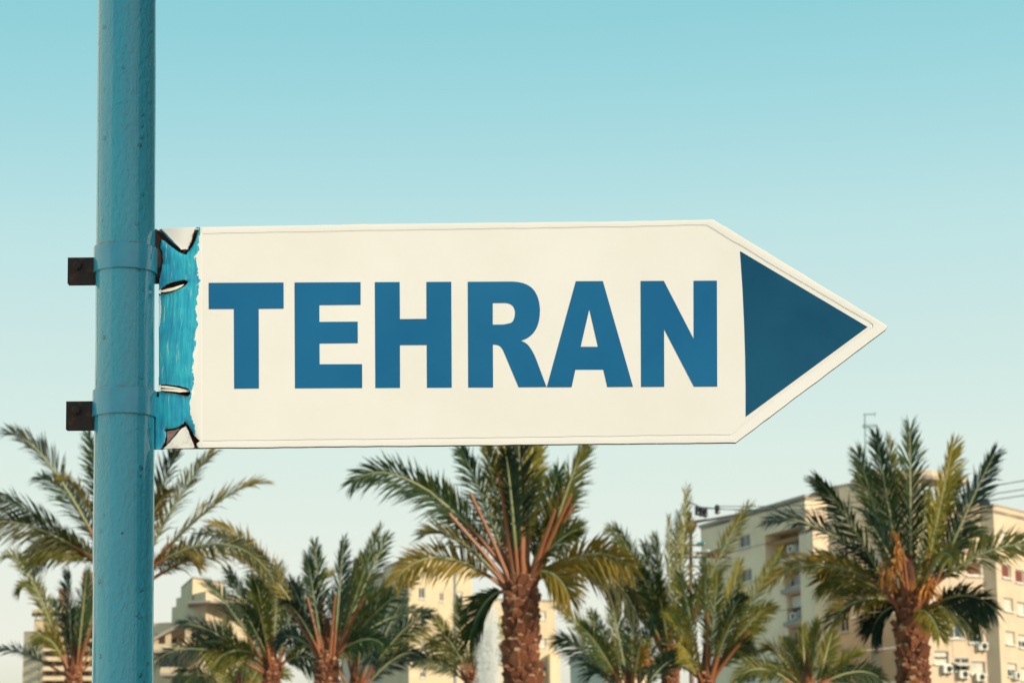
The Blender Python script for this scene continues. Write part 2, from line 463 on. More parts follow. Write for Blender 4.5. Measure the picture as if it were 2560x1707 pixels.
def blue_end():
    t = NT('brushed_blue_over_cream_paint'); c = t.coords()
    ad = t.node('ShaderNodeAttribute'); ad.attribute_name = 'edge'
    aw = t.node('ShaderNodeAttribute'); aw.attribute_name = 'bare'
    streak = t.noise(t.coords((9, 9, 0.55)), 34, 5, 0.6)
    fine = t.noise(t.coords((1, 1, 0.5)), 160, 4, 0.65)
    tone = t.noise(c, 16, 3)
    base_ = t.ramp(t.math('ADD', t.math('MULTIPLY', streak, 0.55), t.math('MULTIPLY', tone, 0.45)),
                   [(0.36, (0.006, 0.17, 0.37)), (0.50, (0.010, 0.32, 0.50)), (0.63, (0.03, 0.48, 0.56))])
    # ragged right edge + worn streaks where cream shows
    d = t.math('ADD', ad.outputs['Fac'], t.math('MULTIPLY', t.math('SUBTRACT', fine, 0.5), 26.0))
    painted = t.math('GREATER_THAN', d, 0.0)
    worn = t.ramp(t.noise(t.coords((7, 7, 0.6)), 46, 4, 0.6), [(0.61, (0, 0, 0)), (0.78, (0.9, 0.9, 0.9))])
    painted = t.math('MULTIPLY', painted, t.math('SUBTRACT', 1.0, t.math('MULTIPLY', worn, 0.85)))
    painted = t.math('MULTIPLY', painted, t.math('LESS_THAN', aw.outputs['Fac'], 0.5))
    grime = t.ramp(t.noise(c, 60, 5, 0.7), [(0.50, (0, 0, 0)), (0.72, (0.5, 0.5, 0.5))])
    low = t.node('ShaderNodeSeparateXYZ'); t.link(c, low.inputs[0])
    isbot = t.math('MULTIPLY', t.math('LESS_THAN', low.outputs[2], -0.1), aw.outputs['Fac'])
    cream = t.mix(t.math('MULTIPLY', grime, isbot), (0.72, 0.705, 0.71), (0.16, 0.09, 0.06))
    col = t.mix(painted, cream, base_)
    ar = t.node('ShaderNodeAttribute'); ar.attribute_name = 'rust'
    rn = t.math('ADD', ar.outputs['Fac'], t.math('MULTIPLY', t.math('SUBTRACT', t.noise(c, 120, 5, 0.7), 0.5), 1.6))
    col = t.mix(t.ramp(rn, [(0.45, (0, 0, 0)), (0.8, (0.85, 0.85, 0.85))]), col, (0.07, 0.028, 0.02))
    dirt = t.ramp(t.noise(c, 28, 5, 0.65), [(0.55, (0, 0, 0)), (0.75, (0.45, 0.45, 0.45))])
    col = t.mix(t.math('MULTIPLY', dirt, painted), col, (0.01, 0.09, 0.24))
    t.set(Base_Color=col, Roughness=0.5, Normal=t.bump(t.math('MULTIPLY', fine, painted), 0.3, 0.0012)); return t.mat
strip = make('torn_blue_end', verts, faces, blue_end(), sign, smooth=True)
strip['label'] = 'bent sheet end brushed bright blue with slits and torn corners'
a1 = strip.data.attributes.new('edge', 'FLOAT', 'POINT'); a1.data.foreach_set('value', attr_d)
a3 = strip.data.attributes.new('rust', 'FLOAT', 'POINT'); a3.data.foreach_set('value', attr_r)
a2 = strip.data.attributes.new('bare', 'FLOAT', 'POINT'); a2.data.foreach_set('value', attr_c)
sm = strip.modifiers.new('thickness', 'SOLIDIFY'); sm.thickness = 0.0010; sm.offset = -1
M_dark = NT('dark_rusty_inside')
M_dark = M_dark.set(Base_Color=M_dark.ramp(M_dark.noise(M_dark.coords(), 90, 5, 0.7), [(0.4, (0.020, 0.008, 0.009)), (0.6, (0.06, 0.024, 0.016)), (0.75, (0.16, 0.07, 0.04))]), Roughness=0.9)
# inside of the folded sheet, seen through slits and tears
def sheet(name, poly, w, mat, thick=0.001):
    k = len(poly); m_ = MB()
    a = [S(x, y, w) for x, y in poly]; b = [S(x, y, w - thick) for x, y in poly]
    m_.add(a + b, [tuple(range(k)), tuple(range(2*k-1, k-1, -1))] + [(i, i+k, (i+1) % k+k, (i+1) % k) for i in range(k)])
    return m_.build(name, mat, sign)
sheet('inner_sheet', [(398,572.5),(504.5,569.2),(504.5,1119),(398,1119)], -0.0120, M_dark)
sheet('bracket_plate', [(380,566),(400,575),(402,640),(399,706),(380,706)], -0.0105, M_dark)
sheet('bracket_plate', [(380,986),(400,986),(400,1119),(380,1121)], -0.0105, M_dark)
M_lip = plain('bare_cream_lip', (0.80, 0.76, 0.66), 0.5, 0.05, 40)
sheet('slit_lip', [z7(*p) for p in [(190,1330),(250,1318),(350,1290),(450,1268),(560,1230),(640,1210),(600,1252),(500,1302),(400,1332),(300,1349),(205,1350)]], -0.0022, M_lip)
sheet('slit_lip', [z8(*p) for p in [(182,196),(230,183),(350,185),(500,207),(640,232),(780,262),(803,290),(640,256),(500,243),(350,230),(200,214)]], -0.0024, M_lip)
sheet('slit_lip', [z8(*p) for p in [(185,255),(350,246),(500,252),(640,262),(790,288),(797,304),(690,302),(620,312),(500,297),(350,286),(215,272)]], -0.0026, M_lip)
# sliver of dull fold in the lower tear
M_fold = plain('grimy_fold', (0.16, 0.10, 0.095), 0.8, 0.5, 90)
sheet('torn_fold', [z8(*p) for p in [(350,1060),(480,1045),(600,1010),(520,1150),(430,1260),(340,1340),(360,1200)]], -0.0075, M_fold)

# ------------------------------------------------ lettering
def zl(x, y): return (500 + x*0.28912, 680 + y*0.28912)
def zr(x, y): return (1140 + x*0.28912, 680 + y*0.28912)
def qcurve(a, c, b, k=8):
    return [((1-t)**2*a[0]+2*t*(1-t)*c[0]+t*t*b[0], (1-t)**2*a[1]+2*t*(1-t)*c[1]+t*t*b[1]) for t in [i/k for i in range(1, k+1)]]
LET = {
 'T': (zl, [[(76,94),(723,91),(724,317),(508,319),(510,1006),(297,1008),(294,320),(77,321)]]),
 'E': (zl, [[(819,91),(1389,88),(1389,284),(1033,287),(1033,431),(1364,429),(1365,615),(1034,618),(1035,797),(1402,796),(1403,1002),(823,1005)]]),
 'H': (zl, [[(1513,88),(1727,87),(1729,407),(1960,405),(1959,86),(2173,85),(2177,999),(1964,1000),(1962,631),(1729,632),(1730,1001),(1518,1002)]]),
 'R': (zr, [[(103,85),(480,83)] + qcurve((480,83),(610,85),(668,150)) + qcurve((668,150),(726,220),(726,340)) + qcurve((726,340),(722,550),(563,594),10)
            + qcurve((563,594),(610,610),(635,645),5) + qcurve((635,645),(670,695),(690,745),4) + [(783,994),(543,996),(425,715)] + qcurve((425,715),(400,650),(375,637),5) + qcurve((375,637),(355,627),(319,627),3) + [(321,998),(107,998)],
            [(318,269),(430,268)] + qcurve((430,268),(512,275),(512,358)) + qcurve((512,358),(508,440),(455,445),5) + [(410,454),(318,455)]]),
 'A': (zr, [[(1037,80),(1270,79),(1531,992),(1309,994),(1275,844),(1032,844),(1000,995),(786,996)], [(1153,320),(1228,646),(1078,646)]]),
 'N': (zr, [[(1597,78),(1797,77),(2056,580),(2055,76),(2256,75),(2259,990),(2058,991),(1799,492),(1801,992),(1601,993)]]),
}
def flat_print(name, loops, w, mat, thick=0.0004):
    bm = bmesh.new(); edges = []
    for lp in loops:
        vv = [bm.verts.new(S(x, y, w) - sign.location) for x, y in lp]
        edges += [bm.edges.new((vv[i], vv[(i+1) % len(vv)])) for i in range(len(vv))]
    bmesh.ops.triangle_fill(bm, edges=edges, use_beauty=True, use_dissolve=False)
    for f in bm.faces:
        f.normal_update()
        if f.normal.dot(SN) < 0: f.normal_flip()
    me = bpy.data.meshes.new(name); bm.to_mesh(me); bm.free(); me.materials.append(mat)
    ob = bpy.data.objects.new(name, me); COL.objects.link(ob); ob.parent = sign
    return ob
for ch in 'TEHRAN':
    f, loops = LET[ch]
    ob = flat_print('letter', [[f(*p) for p in lp] for lp in loops], 0.0005, M_letter)
    ob['label'] = 'blue painted capital letter ' + ch
tri = [(1700*K,577*K)] + [(1700*K + (1993-1700)*K*t, 577*K + (751-577)*K*t) for t in (0.25, 0.5, 0.75)] + [(1993*K,751*K)] + [(1993*K + (1713-1993)*K*t, 751*K + (957-751)*K*t) for t in (0.25, 0.5, 0.75)] + [(1713*K,957*K),(1713*K,890*K),(1712*K,820*K),(1709.5*K,740*K),(1706*K,665*K),(1703*K,620*K)]
ob = flat_print('arrow_head', [tri], 0.0005, M_arrow); ob['label'] = 'dark blue triangle in the pointed end'

# ------------------------------------------------ clamps
def clamp(pxc, y_top, y_bot, fl, label):
    pm = P(pxc, (y_top+y_bot)/2, SIGN_Y - R_POLE*0.9)
    c = pole_at(pm.z)
    h = (y_bot - y_top)*PXM*1.0
    root = empty('pole_clamp', c, label, 'clamp', 'clamps on the post')
    ro, ri = R_POLE + 0.0036, R_POLE - 0.0005
    pr = [(-h/2, ri), (-h/2, ro-0.0006), (-h/2+0.0010, ro), (h/2-0.0010, ro), (h/2, ro-0.0006), (h/2, ri)]
    m = MB(); n = 96; b = 0
    vsx = []
    for hh, rr in pr:
        for k in range(n):
            q = 2*math.pi*k/n
            vsx.append(c + ax_pole*hh + Vector((math.cos(q), math.sin(q), 0))*(rr + 0.0004*noise.noise(Vector((math.cos(q)*3, math.sin(q)*3, hh*60)))))
    m.add(vsx, [(i*n+k, i*n+(k+1) % n, (i+1)*n+(k+1) % n, (i+1)*n+k) for i in range(len(pr)-1) for k in range(n)])
    m.build('band', M_band, root, smooth=False)
    # two pinched flange plates on the free side, with a bolt
    (x0, y0, x1, y1) = fl
    a = P(x0, y0, SIGN_Y-0.012); d = P(x1, y1, SIGN_Y-0.012)
    cx, cz = (a+d)/2, None
    hw = (d-a).x/2; hh = (a-d).z/2
    left = Vector((1, 0, 0)); up = ax_pole
    for dy in (-0.0045, 0.0055):
        mm = MB(); mm.obox(Vector((cx.x + 0.004, SIGN_Y + dy - 0.006, cx.z)), left*(hw+0.004), Vector((0, 0.0016, 0)), up*hh); mm.build('flange', M_rust, root)
    mm = MB(); bc = Vector((cx.x - 0.004, SIGN_Y-0.0125, cx.z + hh*0.35))
    mm.tube_prof(bc + Vector((0, 0.002, 0)), Vector((0, -1, 0)), [(0, 0.0095), (0.0015, 0.0095), (0.0016, 0.0072), (0.0075, 0.0070), (0.0085, 0.005)], 6, 0)
    mm.tube_prof(bc + Vector((0, 0.030, 0)), Vector((0, -1, 0)), [(0, 0.004), (0.028, 0.004)], 10, 0)
    mm.build('bolt', M_rust, root)
    # lug on the sign side
    e = P(384, (y_top+y_bot)/2+8, SIGN_Y)
    for dy in (0.004, 0.014):
        mm = MB(); mm.obox(Vector((e.x + 0.004, SIGN_Y + dy + 0.004, e.z)), (0.010, 0, 0), (0, 0.0016, 0), (0, 0, h*0.48)); mm.build('lug', M_rust, root)
def band_paint():
    t = NT('teal_band_paint_rust_edge'); c = t.coords()
    col = t.ramp(t.noise(c, 20, 4), [(0.25, (0.014, 0.255, 0.43)), (0.75, (0.026, 0.34, 0.53))])
    sx = t.node('ShaderNodeSeparateXYZ'); t.link(c, sx.inputs[0])
    geo = t.node('ShaderNodeNewGeometry'); wp = geo.outputs['Position']
    top = t.math('GREATER_THAN', t.math('ADD', sx.outputs[2], t.math('MULTIPLY', t.noise(wp, 220, 4), 0.004)), 0.0212)
    spot = t.math('MULTIPLY', top, t.math('GREATER_THAN', t.noise(wp, 60, 4, 0.7), 0.50))
    col = t.mix(spot, col, (0.17, 0.075, 0.04))
    nb = t.bump(t.noise(c, 420, 3, 0.6), 0.35, 0.0008)
    nb = t.bump(t.noise(t.coords((1, 1, 3)), 110, 3), 0.5, 0.002, nb)
    t.set(Base_Color=col, Roughness=0.42, Normal=nb, Coat_Weight=1.0, Coat_Roughness=0.12, Coat_IOR=1.62, Specular_IOR_Level=0.15); return t.mat
M_band = band_paint()
clamp(312, 605, 671, (170, 644, 230, 709), 'upper teal band clamp with rusty flange above the slit in the sign')
clamp(310, 967, 1033, (166, 1003, 228, 1073), 'lower teal band clamp with rusty flange beside the lower torn corner')

# ================================================================== PALMS
def leaf_mat(name, dark, midc, light):
    t = NT(name)
    oi = t.node('ShaderNodeObjectInfo')
    c = t.coords()
    n1 = t.noise(c, 5, 3); n2 = t.noise(c, 1.3, 2)
    f = t.math('ADD', t.math('MULTIPLY', oi.outputs['Random'], 0.45), t.math('ADD', t.math('MULTIPLY', n1, 0.35), t.math('MULTIPLY', n2, 0.25)))
    col = t.ramp(f, [(0.30, dark), (0.50, midc), (0.72, light)])  # shadow depth and sunlit gold put into the random leaf tones
    t.set(Base_Color=col, Roughness=0.55, Specular_IOR_Level=0.3)
    tr = t.node('ShaderNodeBsdfTranslucent'); t.link(t.mix(1.0, col, (1.0, 1.0, 0.55), 'MULTIPLY'), tr.inputs[0])
    mx = t.node('ShaderNodeMixShader'); mx.inputs[0].default_value = 0.25
    t.link(t.bsdf.outputs[0], mx.inputs[1]); t.link(tr.outputs[0], mx.inputs[2]); t.link(mx.outputs[0], t.out.inputs[0])
    return t.mat
M_leaf = leaf_mat('date_palm_leaflets', (0.012, 0.032, 0.024), (0.038, 0.072, 0.018), (0.18, 0.155, 0.020))
M_leaf_y = leaf_mat('yellowish_palm_leaflets', (0.025, 0.055, 0.024), (0.11, 0.12, 0.020), (0.28, 0.23, 0.030))
M_leaf_o = leaf_mat('bronze_palm_leaflets', (0.016, 0.032, 0.028), (0.088, 0.082, 0.016), (0.27, 0.185, 0.026))
def stalk_mat():
    t = NT('palm_stalk'); a = t.node('ShaderNodeAttribute'); a.attribute_name = 'along'
    f = t.math('ADD', a.outputs['Fac'], t.math('MULTIPLY', t.math('SUBTRACT', t.noise(t.coords(), 7, 3), 0.5), 0.25))
    t.set(Base_Color=t.ramp(f, [(0.0, (0.27, 0.088, 0.038)), (0.24, (0.30, 0.12, 0.052)), (0.33, (0.20, 0.20, 0.07)), (0.75, (0.30, 0.33, 0.17))]), Roughness=0.5)
    return t.mat
M_stalk = stalk_mat()
def trunk_mat(name, stops, sc):
    t = NT(name); c = t.coords(); n_ = t.noise(c, sc, 6, 0.7)
    oi = t.node('ShaderNodeObjectInfo')
    f = t.math('ADD', t.math('MULTIPLY', n_, 0.75), t.math('MULTIPLY', oi.outputs['Random'], 0.25))
    t.set(Base_Color=t.ramp(f, stops), Roughness=0.9, Normal=t.bump(n_, 0.8, 0.03)); return t.mat
M_trunk = trunk_mat('palm_trunk_fibre', [(0.3, (0.045, 0.016, 0.010)), (0.6, (0.15, 0.050, 0.024)), (0.8, (0.26, 0.10, 0.045))], 14)
M_boot = trunk_mat('palm_leaf_base_bark', [(0.3, (0.08, 0.026, 0.015)), (0.55, (0.27, 0.09, 0.042)), (0.8, (0.46, 0.20, 0.09))], 20)
M_cut = trunk_mat('palm_leaf_base_cut', [(0.3, (0.34, 0.17, 0.09)), (0.8, (0.62, 0.42, 0.25))], 20)
M_fruit = plain('orange_date_stalks', (0.42, 0.17, 0.03), 0.6, 0.3, 20)
M_fibre = trunk_mat('palm_crown_fibre', [(0.3, (0.10, 0.035, 0.012)), (0.6, (0.24, 0.085, 0.025)), (0.8, (0.36, 0.15, 0.04))], 12)

BOOT_MESH = []
for s in range(3):
    rr = random.Random(40 + s)
    me = bpy.data.meshes.new('leaf_base')
    j = lambda a: a + rr.uniform(-0.08, 0.08)
    v = [(-0.5, -0.05, -0.45), (0.5, -0.05, -0.45), (j(-0.44), j(0.20), j(0.0)), (j(0.44), j(0.20), j(0.0)),
         (j(-0.22), j(0.40), j(0.52)), (j(0.22), j(0.40), j(0.52)), (j(-0.22), j(0.14), j(0.72)), (j(0.22), j(0.14), j(0.72)), (-0.45, -0.12, 0.35), (0.45, -0.12, 0.35)]
    f = [(0, 1, 3, 2), (2, 3, 5, 4), (4, 5, 7, 6), (6, 7, 9, 8), (0, 2, 4, 6, 8), (1, 9, 7, 5, 3)]
    me.from_pydata(v, [], f); me.materials.append(M_boot); me.materials.append(M_cut)
    me.polygons[2].material_index = 1
    BOOT_MESH.append(me)

def make_frond(root, b, tip, bow, roll, rng, lmax, mat, nleaf=78, bare=0.2, r0=0.032, name='frond', vang=(8, 40), facing=False):
    tip = b + (tip - b)*0.965
    L = (tip - b).length
    upr = abs((tip - b).normalized().z)
    lmax = lmax*(1 + 0.12*upr)
    c1_ = b + (tip - b)*0.36 + Vector((0, 0, bow*L*0.80)) ; c2_ = b + (tip - b)*0.78 + Vector((0, 0, bow*L*0.98))
    NS = 26; pts = []
    for i in range(NS + 1):
        t = i/NS
        pts.append(b*(1-t)**3 + c1_*3*t*(1-t)**2 + c2_*3*t*t*(1-t) + tip*t**3)
    def frame(t):
        i = min(NS-1, int(t*NS)); f_ = t*NS - i
        p = pts[i].lerp(pts[i+1], f_); T = (pts[i+1]-pts[i]).normalized()
        return p, T
    out = tip - b; out.z = 0
    verts, faces = [], []
    for i in range(nleaf):
        for side in (-1, 1):
            s = (i + rng.uniform(-0.3, 0.3) + 0.5)/nleaf
            t = bare + (1-bare)*min(0.999, max(0, s))
            p, T = frame(t)
            up = Vector((0, 0, 1))
            U = up - T*up.dot(T)
            if U.length < 0.25: U = U - out.normalized()*0.5; U = U - T*U.dot(T)
            if facing:
                Vd = (p - CAM_LOC).normalized(); U = -(Vd - T*Vd.dot(T)) + U*0.45; U = U - T*U.dot(T)
            U.normalize(); Sd = T.cross(U)
            cr, sr = math.cos(roll), math.sin(roll)
            Sd, U = Sd*cr + U*sr, U*cr - Sd*sr
            prof_ = min(1.0, 0.30 + s*2.8) * (1 - 0.50*max(0, s-0.5)/0.5)
            l = 1.08*lmax*prof_*rng.uniform(0.85, 1.12)
            ang = R(60 - 24*upr - (34 - 14*upr)*s*s + rng.uniform(-9, 9))
            v = R(rng.uniform(*vang))
            D = (T*math.cos(ang) + (Sd*side*math.cos(v) + U*math.sin(v))*math.sin(ang)).normalized()
            W = (T - D*T.dot(D)); W = (W.normalized() + U*rng.uniform(-0.6, 0.6)).normalized()
            w = 0.0122*rng.uniform(0.8, 1.2)*(0.7 if s > 0.85 else 1)
            dr = Vector((0, 0, -1))*l*rng.uniform(0.05, 0.42)
            m1 = p + D*l*0.55 + dr*0.3; e = p + D*l + dr
            k = len(verts)
            verts += [p - W*w*0.6, p + W*w*0.6, m1 + W*w, m1 - W*w, e]
            faces += [(k, k+1, k+2, k+3), (k+3, k+2, k+4)]
    fr = make(name, verts, faces, mat, root)
    # stalk: one tapering rib from the crown to the tip
    m_ = MB(); rad = [max(0.005, r0*(1-i/NS)**0.9 + 0.003) for i in range(NS+1)]
    m_.tube(pts[::2], rad[::2], 5)
    st = m_.build('stalk', M_stalk, fr, smooth=True)
    a = st.data.attributes.new('along', 'FLOAT', 'POINT')
    nn = len(pts[::2]); a.data.foreach_set('value', [i/(nn-1)*(0.3/max(0.12, bare+0.1)) if i/(nn-1) < bare + 0.1 else 0.3 + 0.7*(i/(nn-1)) for i in range(nn) for _ in range(5)])
    return fr

def palm(label, bx, by, Y, rt, fronds, stubs=(), extra=8, seed=1, mat=None, lmax=0.42, boots_to=None, nleaf=78, extra_len=2.6, extra_el=(5, 70), fruit=()):
    """bx, by: foot of the crown in the 2352-wide view; fronds: (tip x, tip y, bow, depth offset of the tip)"""
    rng = random.Random(seed)
    mat = mat or M_leaf
    cb = P2(bx, by, Y)
    root = empty('palm_tree', (cb.x, cb.y, 0), label, 'palm tree', 'date palms')
    H = cb.z
    # trunk
    m_ = MB(); NR = 16
    prof_ = [(0.0, rt*1.15), (0.3, rt*1.0)] + [(0.3 + (H-0.5)*i/NR, rt*0.80) for i in range(1, NR+1)] + [(H+0.05, rt*0.62), (H+0.45, rt*0.40), (H + 0.75, 0.04)]
    m_.tube_prof(Vector((cb.x, cb.y, 0)), Vector((0, 0, 1)), prof_, 18, 0)
    trunk = m_.build('trunk', M_trunk, root, smooth=True)
    # leaf bases in rows; the rows the view reaches are single pieces, the rest joined
    zv = P2(bx, 1568, Y).z - 0.35
    row_h = rt*0.36; per = 11; row = 0; z = 0.15
    low = MB()
    sz = 2*math.pi*rt*0.8/per*1.3
    while z < H + 0.12:
        for k in range(per):
            q = 2*math.pi*(k + 0.5*(row % 2) + rng.uniform(-0.12, 0.12))/per
            o_ = Vector((math.cos(q), math.sin(q), 0)); rr = rt*(0.80 if z < H-0.15 else 0.66)
            me = BOOT_MESH[rng.randrange(3)]; s = sz*rng.uniform(0.62, 1.25)
            zz = z + rng.uniform(-0.05, 0.05)
            rot = Matrix.Rotation(q - math.pi/2, 4, 'Z') @ Matrix.Rotation(rng.uniform(-0.35, 0.25), 4, 'X') @ Matrix.Rotation(rng.uniform(-0.4, 0.4), 4, 'Y')
            mw = Matrix.Translation(Vector((o_.x*rr, o_.y*rr, zz))) @ rot @ Matrix.Diagonal((s, s*rng.uniform(0.8, 1.5), s*rng.uniform(0.8, 1.5), 1))
            if z > zv:
                ob = bpy.data.objects.new('leaf_base', me); COL.objects.link(ob); ob.parent = trunk
                ob.matrix_local = mw
            else:
                low.add([mw @ v.co + root.location for v in me.vertices], [tuple(p.vertices) for p in me.polygons])
        z += row_h; row += 1
    if low.v:
        ob = low.build('leaf_base', [M_boot], trunk); ob['kind'] = 'stuff'
    # fibre sheath at the crown's heart
    m_ = MB(); m_.tube_prof(Vector((cb.x, cb.y, H-0.1)), Vector((0, 0, 1)), [(0, rt*0.74), (0.2, rt*0.70), (0.5, rt*0.42), (0.85, 0.03)], 12, 0)
    m_.build('crown_fibre', M_fibre, root, smooth=True)
    sc = Y/FPX*K       # metres per 2352-view pixel
    for fr in fronds:
        tx, ty, bow, dy = fr[:4]
        mt = fr[4] if len(fr) > 4 and fr[4] else mat
        tip = P2(tx, ty, Y + dy)
        d = Vector((tip.x - cb.x, dy, 0)); d = d.normalized() if d.length > 0.01 else Vector((0, 0, 0))
        b = Vector((cb.x, cb.y, H - 0.05)) + d*rt*0.5 + Vector((rng.uniform(-.04, .04), rng.uniform(-.04, .04), rng.uniform(-0.1, 0.2)))
        make_frond(root, b, tip, bow, R(rng.uniform(-48, 48)), rng, lmax*rng.uniform(0.9, 1.1), mt, nleaf, bare=rng.uniform(0.15, 0.24), facing=True)
    for i in range((extra+1)//2):
        az = rng.choice((0, math.pi)) + math.pi/2 + rng.uniform(-0.95, 0.95)
        el = R(rng.uniform(*extra_el)); L = extra_len*rng.uniform(0.75, 1.05)
        d = Vector((math.cos(az), math.sin(az), 0))
        b = Vector((cb.x, cb.y, H - 0.05)) + d*rt*0.5
        tip = b + d*L*math.cos(el) + Vector((0, 0, L*math.sin(el)*0.9))
        make_frond(root, b, tip, 0.10 + 0.16*math.cos(el), R(rng.uniform(-50, 50)), rng, lmax*0.95, mat, nleaf, bare=0.18)
    for (tx, ty, dy) in stubs:
        tip = P2(tx, ty, Y + dy)
        d = Vector((tip.x - cb.x, dy, 0)); d = d.normalized() if d.length > 0.01 else Vector((1, 0, 0))
        b = Vector((cb.x, cb.y, H - 0.05)) + d*rt*0.52
        mid_ = b.lerp(tip, 0.5) + Vector((0, 0, 0.03))
        m_ = MB(); m_.tube([b, mid_, tip], [0.045, 0.032, 0.026], 6)
        st = m_.build('cut_stalk', M_stalk, root)
        a = st.data.attributes.new('along', 'FLOAT', 'POINT'); a.data.foreach_set('value', [0.12]*len(st.data.vertices))
    for (fx, fy, dy, ln) in fruit:
        c = P2(fx, fy, Y + dy); b = Vector((cb.x, cb.y, H + 0.1)); m_ = MB()
        for k in range(46):
            e = c + Vector((rng.gauss(0, 0.09), rng.gauss(0, 0.07), -ln*rng.uniform(0.3, 1)))
            mm = c + Vector((rng.gauss(0, 0.05), rng.gauss(0, 0.05), rng.uniform(0, 0.1)))
            m_.tube([b.lerp(c, 0.75), mm, e], [0.008, 0.009, 0.010], 4)
        m_.tube([b, b.lerp(c, 0.5) + Vector((0, 0, 0.12)), c], [0.03, 0.026, 0.02], 6)
        m_.build('fruit_bunch', M_fruit, root)
    return root

OB = M_leaf_o; YL = M_leaf_y
palm('palm half hidden behind the teal post, broad bronzed fronds arching left and right', 283, 1345, 38, 0.21,
     [(14,985,.20,-.6,OB),(85,1092,.18,.9,M_leaf),(-45,1140,.16,.5,M_leaf),(-60,1205,.20,-.8,OB),(58,1285,.34,-.3,M_leaf),(70,1300,.30,1.2,M_leaf),
      (495,1030,.10,.5,OB),(420,1000,.05,-.6,OB),(618,1100,.16,-.5,OB),(200,985,.04,.5,M_leaf),(330,960,.03,-.3,OB),(456,1292,.34,.3,OB),(640,1330,.36,-.8,OB),(600,1290,.24,.9,OB)],
     extra=7, seed=3, mat=OB, lmax=0.44, extra_el=(20, 75), extra_len=2.3)
palm('low palm with orange stalks at the left edge, before the far balcony tower', 170, 1545, 58, 0.21,
     [(12,1268,.26,-.5),(40,1350,.40,.4),(155,1308,.03,.3),(200,1305,.02,-.3),(250,1290,.04,.3),(-25,1495,.16,.2),(85,1470,.42,-.6),(290,1370,.10,.2),(230,1330,.0,.8),(300,1480,.2,.3)],
     stubs=[(120,1440,-.3),(215,1420,-.4),(195,1390,.2)], extra=6, seed=11, lmax=0.46, extra_el=(35, 80), extra_len=2.6)
palm('dark shaded palm standing between the stepped building and the orange stalked palm', 625, 1535, 54, 0.21,
     [(408,1430,.16,-.5),(352,1512,.22,-.9),(472,1335,.10,.5),(525,1305,.06,-.4),(575,1320,.04,.6),(640,1290,.03,.4),(690,1330,.05,-.5),(740,1420,.16,.7),(790,1490,.3,.3),(430,1490,.26,.9),(480,1540,.42,-.6),(745,1545,.40,-.5),(560,1400,.02,-1.2)],
     extra=12, seed=5, lmax=0.50, extra_el=(10, 75), extra_len=2.9)
palm('small palm low beside the balconied building, left of the dark palm', 548, 1610, 62, 0.20,
     [(440,1480,.10,.4),(470,1430,.04,-.4),(520,1420,.02,.4),(585,1430,.03,-.3),(640,1480,.12,.4),(405,1540,.2,-.3),(660,1545,.22,.3)],
     extra=5, seed=6, lmax=0.44, mat=YL, extra_len=2.2)
palm('palm with fanned orange leaf stalks, left of the tall trunked centre palm', 752, 1512, 45, 0.225,
     [(478,1192,.17,-.4,OB),(455,1215,.22,.6,OB),(722,1240,.03,.4),(706,1268,.0,-.3),(790,1235,.02,-.3),(876,1205,.05,-.3,YL),(893,1225,.03,.5),(830,1270,.02,.9),(900,1330,.05,-.6),(985,1400,.14,.6),(960,1330,.08,-.9),(665,1330,.05,.8),(640,1470,.25,.9),(885,1480,.24,-.7)],
     stubs=[(705,1370,-.3),(770,1368,-.4),(838,1372,-.3),(868,1398,-.35),(740,1375,-.1)], extra=4, seed=8, lmax=0.40, extra_el=(45, 80), extra_len=2.0)
palm('dark palm half behind the orange stalked palm, before the cream building', 815, 1580, 56, 0.20,
     [(992,1402,.16,-.4),(968,1500,.26,.3),(930,1370,.06,.6),(895,1345,.04,-.4),(760,1360,.02,.5),(850,1340,.02,.8),(985,1445,.2,.9),(700,1460,.2,-.2)],
     extra=7, seed=9, lmax=0.46, extra_len=2.5)
palm('tall palm with a thick scaly trunk in the middle, crown reaching up behind the sign', 1197, 1345, 32, 0.245,
     [(797,1100,.30,-.5),(945,1112,.17,.7),(972,1222,.22,-.4,OB),(900,1330,.34,-.6,OB),(1108,985,.03,-.3),(1150,950,.01,.4,OB),(1190,960,.0,-.5,OB),(1225,940,.0,.3,YL),(1345,1010,.04,-.3,YL),(1055,1020,.06,.5),(1285,1075,.02,.5),(1320,1120,.04,.8),
      (1460,1305,.30,-.5,OB),(1475,1420,.46,.5,OB),(1312,1375,.40,-.4,OB),(1330,1212,.10,-.4,YL),(1075,1470,.42,.4),(1235,1010,.0,1.0)],
     stubs=[(1032,1180,-.3),(1080,1132,-.4),(1145,1085,-.4),(1202,1092,-.3),(1292,1120,-.3),(1312,1135,-.4),(1316,1160,-.2),(1275,1170,-.4)], extra=4, seed=12, lmax=0.40, nleaf=88, extra_el=(40, 75), extra_len=2.0)
palm('yellowish palm behind the fountain jet, under the cream building windows', 1085, 1560, 60, 0.20,
     [(1000,1415,.08,.3,YL),(1055,1370,.02,-.3,YL),(1110,1375,.02,.4,YL),(950,1515,.2,-.3),(1165,1420,.1,.5,YL),(985,1470,.18,.6),(1170,1500,.2,-.2)],
     extra=5, seed=14, lmax=0.44, mat=YL, extra_len=2.2)
palm('low dark palm right of the thick centre trunk, fronds drooping left', 1448, 1600, 50, 0.20,
     [(1280,1390,.12,-.4),(1276,1462,.20,.4),(1350,1552,.42,-.4),(1405,1380,.02,.4),(1450,1390,.02,-.4),(1355,1400,.06,.6),(1500,1420,.04,.4),(1560,1510,.2,.3),(1330,1430,.1,-1.0)],
     extra=10, seed=15, lmax=0.45, extra_len=2.5, extra_el=(20, 80), fruit=[(1480,1490,-.7,.35)])
